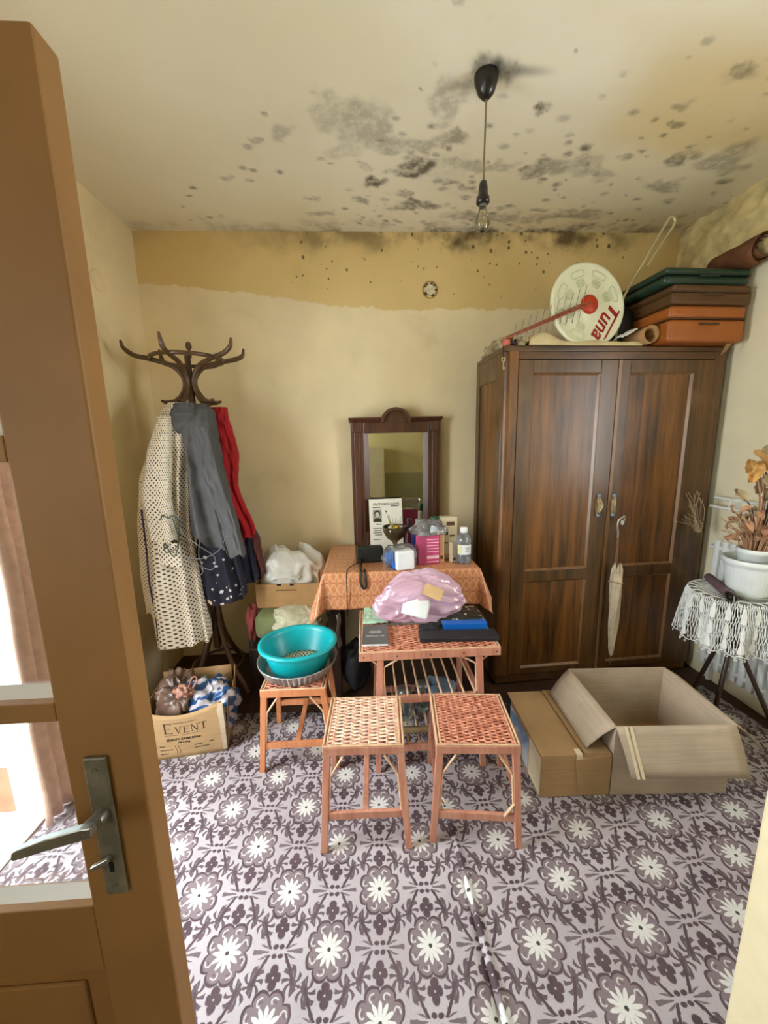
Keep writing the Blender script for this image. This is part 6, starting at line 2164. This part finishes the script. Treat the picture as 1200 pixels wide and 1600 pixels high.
# ---------------------------------------------------------------- lace covered table with plant
LTX, LTY, LTZ, LTR = 1.90, 1.80, 0.70, 0.182
M_dkmetal = simple('dark_brown_legs', (56, 40, 30), 0.4, 0.15)
lt_ = thing('side_table', 'small round table with dark splayed legs under the lace', 'table', (LTX, LTY, 0))
MB().lathe([(0.0001, LTZ - 0.022), (LTR, LTZ - 0.022), (LTR + 0.003, LTZ - 0.011), (LTR, LTZ - 0.001), (0.0001, LTZ - 0.001)], (0, 0, 0), 48).build('tabletop', simple('grey_brown_top', (112, 104, 98), 0.5, 0.15), lt_)
for (fx, fy, tx, ty) in ((-0.10, -0.08, 0.07, 0.02), (0.165, -0.15, -0.05, 0.05), (0.02, 0.18, 0.0, -0.05)):
    MB().tube([(fx, fy, 0.012), (tx, ty, LTZ - 0.024)], 0.011, 8).build('leg', M_dkmetal, lt_)
MB().tube([(0.05 * math.cos(2 * PI * k / 20) + 0.01, 0.05 * math.sin(2 * PI * k / 20) - 0.01, 0.42) for k in range(20)], 0.006, 6, closed=True).build('leg_ring', M_dkmetal, lt_)

M_lace = simple('white_crochet_cotton', (232, 236, 232), 0.85, 0.06, 40, 0.3)
lc = thing('lace_cloth', 'white crocheted lace cloth draped over the small round table', 'lace cloth', (LTX, LTY, LTZ))
NS = 22


def skirt(a, h, d=0.0):
    """point on the hanging edge at angle a, h = 0 at the rim .. 1 at the hem"""
    wv_ = math.sin(a * NS / 2.0) * 0.022 * h + 0.008 * math.sin(a * 5 + 1) * h
    r_ = LTR + 0.007 + 0.018 * math.sqrt(h) + wv_ + d
    drop = (0.255 + 0.018 * math.cos(a * NS)) * h
    return Vector((min(r_ * math.cos(a), 0.183), r_ * math.sin(a), -drop + 0.002 - 0.004 * h))


net = MB()
NR = 132
for i in range(NR):
    for sg in (1, -1):
        a0 = 2 * PI * i / NR
        pts_ = []
        for k in range(9):
            h = k / 8
            pts_.append(skirt(a0 + sg * (2 * PI / NR) * 3.0 * h + 0.012 * math.sin(k * 2.1 + i), h * 0.93, 0.001 * sg))
        net.tube(pts_, 0.0019, 4, cap=False)
stuff(net.build('lace_net', M_lace, lc))
sol = MB()
for i in range(NS):
    a0 = 2 * PI * (i + 0.5) / NS
    # dense fan motifs, each a small leaf of stitches
    for (hc, hh, aw) in ((0.22, 0.17, 0.07), (0.58, 0.15, 0.05), (0.86, 0.13, 0.07)):
        ctr = skirt(a0 + (0.0 if hc != 0.62 else PI / NS), hc, 0.002)
        pts_ = []
        n_ = 12
        for k in range(n_):
            t = 2 * PI * k / n_
            pts_.append(skirt(a0 + (0.0 if hc != 0.62 else PI / NS) + aw * math.cos(t) * (0.8 + 0.3 * math.sin(t)), min(1.0, max(0.02, hc + hh * math.sin(t))), 0.003))
        sol.add([ctr] + pts_, [(0, 1 + k, 1 + (k + 1) % n_) for k in range(n_)])
sol.build('lace_motifs', M_lace, lc, solid=0.0015)
sc_ = MB()
for i in range(NS):
    a0 = 2 * PI * i / NS
    sc_.tube([skirt(a0 + 2 * PI / NS * t, 0.93 + 0.08 * math.sin(PI * t), 0.002) for t in [k / 8 for k in range(9)]], 0.0028, 5, cap=False)
    for j in range(3):
        ac = a0 + 2 * PI / NS * (0.25 + 0.25 * j)
        c_ = skirt(ac, 1.02 + 0.03 * math.sin(PI * (0.25 + 0.25 * j)), 0.002)
        sc_.tube([c_ + Vector((0.006 * math.cos(t) * -math.sin(ac), 0.006 * math.cos(t) * math.cos(ac), 0.006 * math.sin(t))) for t in [2 * PI * k / 8 for k in range(8)]], 0.002, 4, closed=True)
sc_.build('scalloped_edge', M_lace, lc)
tpn = MB()
for k in range(88):
    a = 2 * PI * k / 88
    tpn.tube([(0.05 * math.cos(a), 0.05 * math.sin(a), 0.0012), ((LTR - 0.035) * math.cos(a + 0.03), (LTR - 0.035) * math.sin(a + 0.03), 0.0012)], 0.0013, 4, cap=False)
for r_ in (0.05, 0.075, 0.1, 0.125, 0.15, LTR - 0.035):
    tpn.tube([(r_ * math.cos(2 * PI * k / 60), r_ * math.sin(2 * PI * k / 60), 0.0016) for k in range(60)], 0.0016, 4, closed=True)
stuff(tpn.build('lace_top', M_lace, lc))
lp_ = MB()
for i in range(NS):
    a0 = 2 * PI * (i + 0.5) / NS
    ring_ = []
    for k in range(14):
        t = 2 * PI * k / 14
        rr = LTR - 0.012 + 0.022 * math.sin(t)
        aa = a0 + (PI / NS) * 0.92 * math.cos(t)
        zz = 0.0015 if rr < LTR else 0.0015 - (rr - LTR) * 1.2
        rx_ = min(rr, LTR + 0.006)
        ring_.append((rx_ * math.cos(aa), rx_ * math.sin(aa), zz))
    lp_.tube(ring_, 0.0024, 5, closed=True)
lp_.build('lace_loops', M_lace, lc)

# folded umbrella lying on the lace
M_plum = simple('plum_cloth', (104, 80, 88), 0.8, 0.15, 14, 0.3)
fu = thing('folded_umbrella', 'small plum folded umbrella lying on the lace table edge', 'umbrella', (1.838, 1.815, LTZ + 0.0045))
pa, pb_ = Vector((0.067, 0.15, 0.024)), Vector((-0.073, -0.133, 0.024))
ax = (pb_ - pa)
MB().tube([pa, pa + ax * 0.05, pa + ax * 0.5, pa + ax * 0.9, pa + ax * 0.92], [0.016, 0.022, 0.0235, 0.021, 0.019], 14, flat=0.95).build('sleeve', M_plum, fu)
MB().tube([pa + ax * 0.91, pa + ax * 0.93, pa + ax * 1.05, pa + ax * 1.08], [0.019, 0.0225, 0.0225, 0.012], 16).build('grip', M_bakelite, fu)
MB().tube(spline([pa + ax * 1.06 + Vector((0, 0, 0.012)), pa + ax * 1.1 + Vector((0, 0, 0.006)), pa + ax * 1.11 + Vector((0, 0, -0.02)), pa + ax * 1.08 + Vector((0, 0, -0.05))], 5), 0.003, 6, flat=0.5).build('loop', M_grey, fu)

# plant pot, inner pot and dried plant
M_potw = simple('white_plastic_pot', (226, 234, 234), 0.35, 0.04)
pot = thing('plant_pot', 'white ribbed plastic plant pot on its saucer on the lace table', 'plant pot', (1.915, 1.745, LTZ + 0.0045))
ribs = lambda a, z: 1 + (0.02 * abs(math.cos(a * 20)) if 0.03 < z < 0.155 else 0)
MB().lathe([(0.0001, 0.012), (0.078, 0.012), (0.082, 0.02), (0.088, 0.035), (0.106, 0.15), (0.110, 0.165), (0.118, 0.17), (0.120, 0.195), (0.114, 0.197), (0.108, 0.165), (0.08, 0.03), (0.0001, 0.03)], (0, 0, 0), 160, fn=ribs).build('pot_body', M_potw, pot)
MB().lathe([(0.0001, 0.0), (0.085, 0.0), (0.098, 0.018), (0.1, 0.02), (0.097, 0.021), (0.083, 0.006), (0.0001, 0.006)], (0, 0, 0), 40).build('saucer', simple('saucer_grey', (196, 200, 190), 0.4), pot)
ipot = thing('inner_pot', 'small white inner pot standing inside the ribbed pot', 'plant pot', (1.915, 1.745, LTZ + 0.036))
MB().lathe([(0.0001, 0.0), (0.05, 0.0), (0.064, 0.19), (0.068, 0.192), (0.068, 0.215), (0.062, 0.215), (0.058, 0.18), (0.0001, 0.175)], (0, 0, 0), 36).build('pot_body', M_potw, ipot)
MB().lathe([(0.0001, 0.182), (0.057, 0.18)], (0, 0, 0), 24).build('soil', simple('dry_soil', (96, 72, 50), 0.95, 0.3, 40), ipot)

M_dry = simple('dry_brown_stems', (190, 146, 112), 0.85, 0.25, 20)
M_dryleaf = simple('dry_tan_leaf', (196, 150, 84), 0.75, 0.25, 18, 0.3)
M_dryleaf2 = simple('dry_grey_leaf', (178, 158, 122), 0.8, 0.25, 18, 0.3)
pz_ = LTZ + 0.036 + 0.182
plant = thing('dried_plant', 'withered brown plant with dry leaves standing in the white pot', 'dried plant', (1.915, 1.745, pz_))
rp_ = random.Random(21)
stm = MB()
for k in range(90):
    a = rp_.uniform(0, 2 * PI)
    r0 = 0.045 * math.sqrt(rp_.random())
    r1 = r0 + rp_.uniform(0.02, 0.11)
    hgt = rp_.uniform(0.10, 0.235)
    p0 = Vector((r0 * math.cos(a), r0 * math.sin(a), 0.0))
    p2 = Vector((r1 * math.cos(a + .2), r1 * math.sin(a + .2), hgt))
    p1 = (p0 + p2) / 2 + Vector((0, 0, 0.03)) - Vector((math.cos(a), math.sin(a), 0)) * 0.012
    stm.tube(spline([p0, p1, p2], 3), 0.0024, 4, cap=False)
stuff(stm.build('dry_stems', M_dry, plant))
# papery bracts round the stems
for k in range(34):
    a = rp_.uniform(0, 2 * PI)
    r0 = rp_.uniform(0.05, 0.115)
    z_ = rp_.uniform(0.07, 0.245)
    L_ = rp_.uniform(0.035, 0.06)
    W_ = L_ * rp_.uniform(0.5, 0.8)
    c_ = Vector((r0 * math.cos(a), r0 * math.sin(a), z_))
    E_ = Euler((rp_.uniform(0.2, 1.5), rp_.uniform(-0.8, 0.8), a + PI / 2 + rp_.uniform(-0.5, 0.5))).to_matrix()
    sd_ = k * 1.37

    def leaf(u, v, L_=L_, W_=W_, E_=E_, c_=c_, sd_=sd_):
        w_ = W_ * math.sin(PI * min(1, 0.06 + v * 0.94)) ** 0.7
        p = Vector(((u - .5) * w_, (v - .5) * L_, 0.012 * math.cos((u - .5) * 3) * -1 + 0.012 * math.sin(v * 4 + sd_) + 0.006 * nz(u * 4, v * 4, sd_)))
        return c_ + E_ @ p
    MB().grid(leaf, 4, 6).build('dry_bract', M_dry if k % 3 else M_dryleaf2, plant)
# taller stalks with big leaves
for k, (x, y, z_, L_, m_) in enumerate(((-0.06, -0.02, .45, .11, 0), (-0.02, 0.0, .47, .10, 1), (-0.1, -0.03, .40, .10, 0), (0.02, -0.03, .43, .1, 0), (-0.04, 0.02, .41, .09, 0), (0.07, 0.0, .40, .12, 0), (0.05, -0.05, .37, .09, 0), (-0.02, -0.04, .35, .08, 1), (0.0, 0.03, .33, .08, 1), (-0.11, 0.0, .29, .07, 1), (0.09, 0.03, .33, .1, 1), (-0.01, -0.06, .30, .08, 1), (0.04, 0.02, .29, .08, 1), (0.12, -0.03, .30, .09, 0))):
    p2 = Vector((x, y, z_))
    st1 = MB().tube(spline([(x * 0.25, y * 0.2, 0), (x * 0.3 + 0.015, y * 0.4, z_ * 0.5), (x * 0.6 + 0.012, y * 0.8, z_ * 0.85), p2], 4), 0.0026, 5, cap=False)
    st1.build('stalk', M_dkmetal if k % 2 else M_dry, plant)
    E_ = Euler((rp_.uniform(0.7, 1.5), rp_.uniform(-0.6, 0.6), rp_.uniform(-0.9, 0.9))).to_matrix()
    sd_ = k * 2.1

    def leaf(u, v, L_=L_, E_=E_, c_=p2, sd_=sd_):
        w_ = L_ * 0.62 * math.sin(PI * min(1, 0.05 + v * 0.95)) ** 0.6 * (1 + 0.12 * math.sin(v * 21 + u * 3))
        p = Vector(((u - .5) * w_, (v - .35) * L_, 0.02 * abs(u - .5) * 2 + 0.014 * math.sin(v * 5 + sd_) + 0.012 * nz(u * 4, v * 4, sd_)))
        return c_ + E_ @ p
    MB().grid(leaf, 8, 10).build('leaf', M_dryleaf if m_ == 0 else M_dryleaf2, plant)
tw = MB()
for k in range(26):
    x1 = rp_.uniform(-0.12, 0.02)
    z1 = rp_.uniform(0.0, 0.2)
    p0 = Vector((rp_.uniform(-0.01, 0.02), rp_.uniform(-0.02, 0.02), 0.0))
    tw.tube(spline([p0, Vector((x1 * 0.5 + rp_.uniform(-.02, .02), rp_.uniform(-.02, .02), z1 * 0.6 + 0.04)), Vector((x1 * 1.1, rp_.uniform(-.03, .03), z1 + 0.05))], 3), 0.0013, 4, cap=False)
tg = tw.build('dry_twigs', simple('pale_dry_grass', (186, 164, 132), 0.9, 0.2))
tg.location = (1.965, 2.13, 0.94)
tag(tg, 'wispy dry grass bunch behind the plant beside the wardrobe', 'dry grass')

# ---------------------------------------------------------------- cupboard behind the camera (seen in the mirror)
cp = thing('cream_cupboard', 'cream painted cupboard reflected in the mirror', 'cupboard', (-0.12, -1.38, 0))
MB().span(-0.45, 0.45, -0.2, 0.18, 0.003, 1.42).build('cupboard_body', M_entry, cp, bevel=0.004)
for x0, x1 in ((-0.44, -0.005), (0.005, 0.44)):
    dd = MB().span(x0, x1, 0.18, 0.2, 0.06, 1.38).build('door', M_entry, cp, bevel=0.003)
    MB().lathe([(0.0001, 0.02), (0.012, 0.016), (0.01, 0.0)], ((x0 + x1) / 2 + (0.17 if x0 < 0 else -0.17), 0.2, 0.75), 12, axis=Matrix.Rotation(-PI / 2, 3, 'X')).build('knob', M_pull, dd)
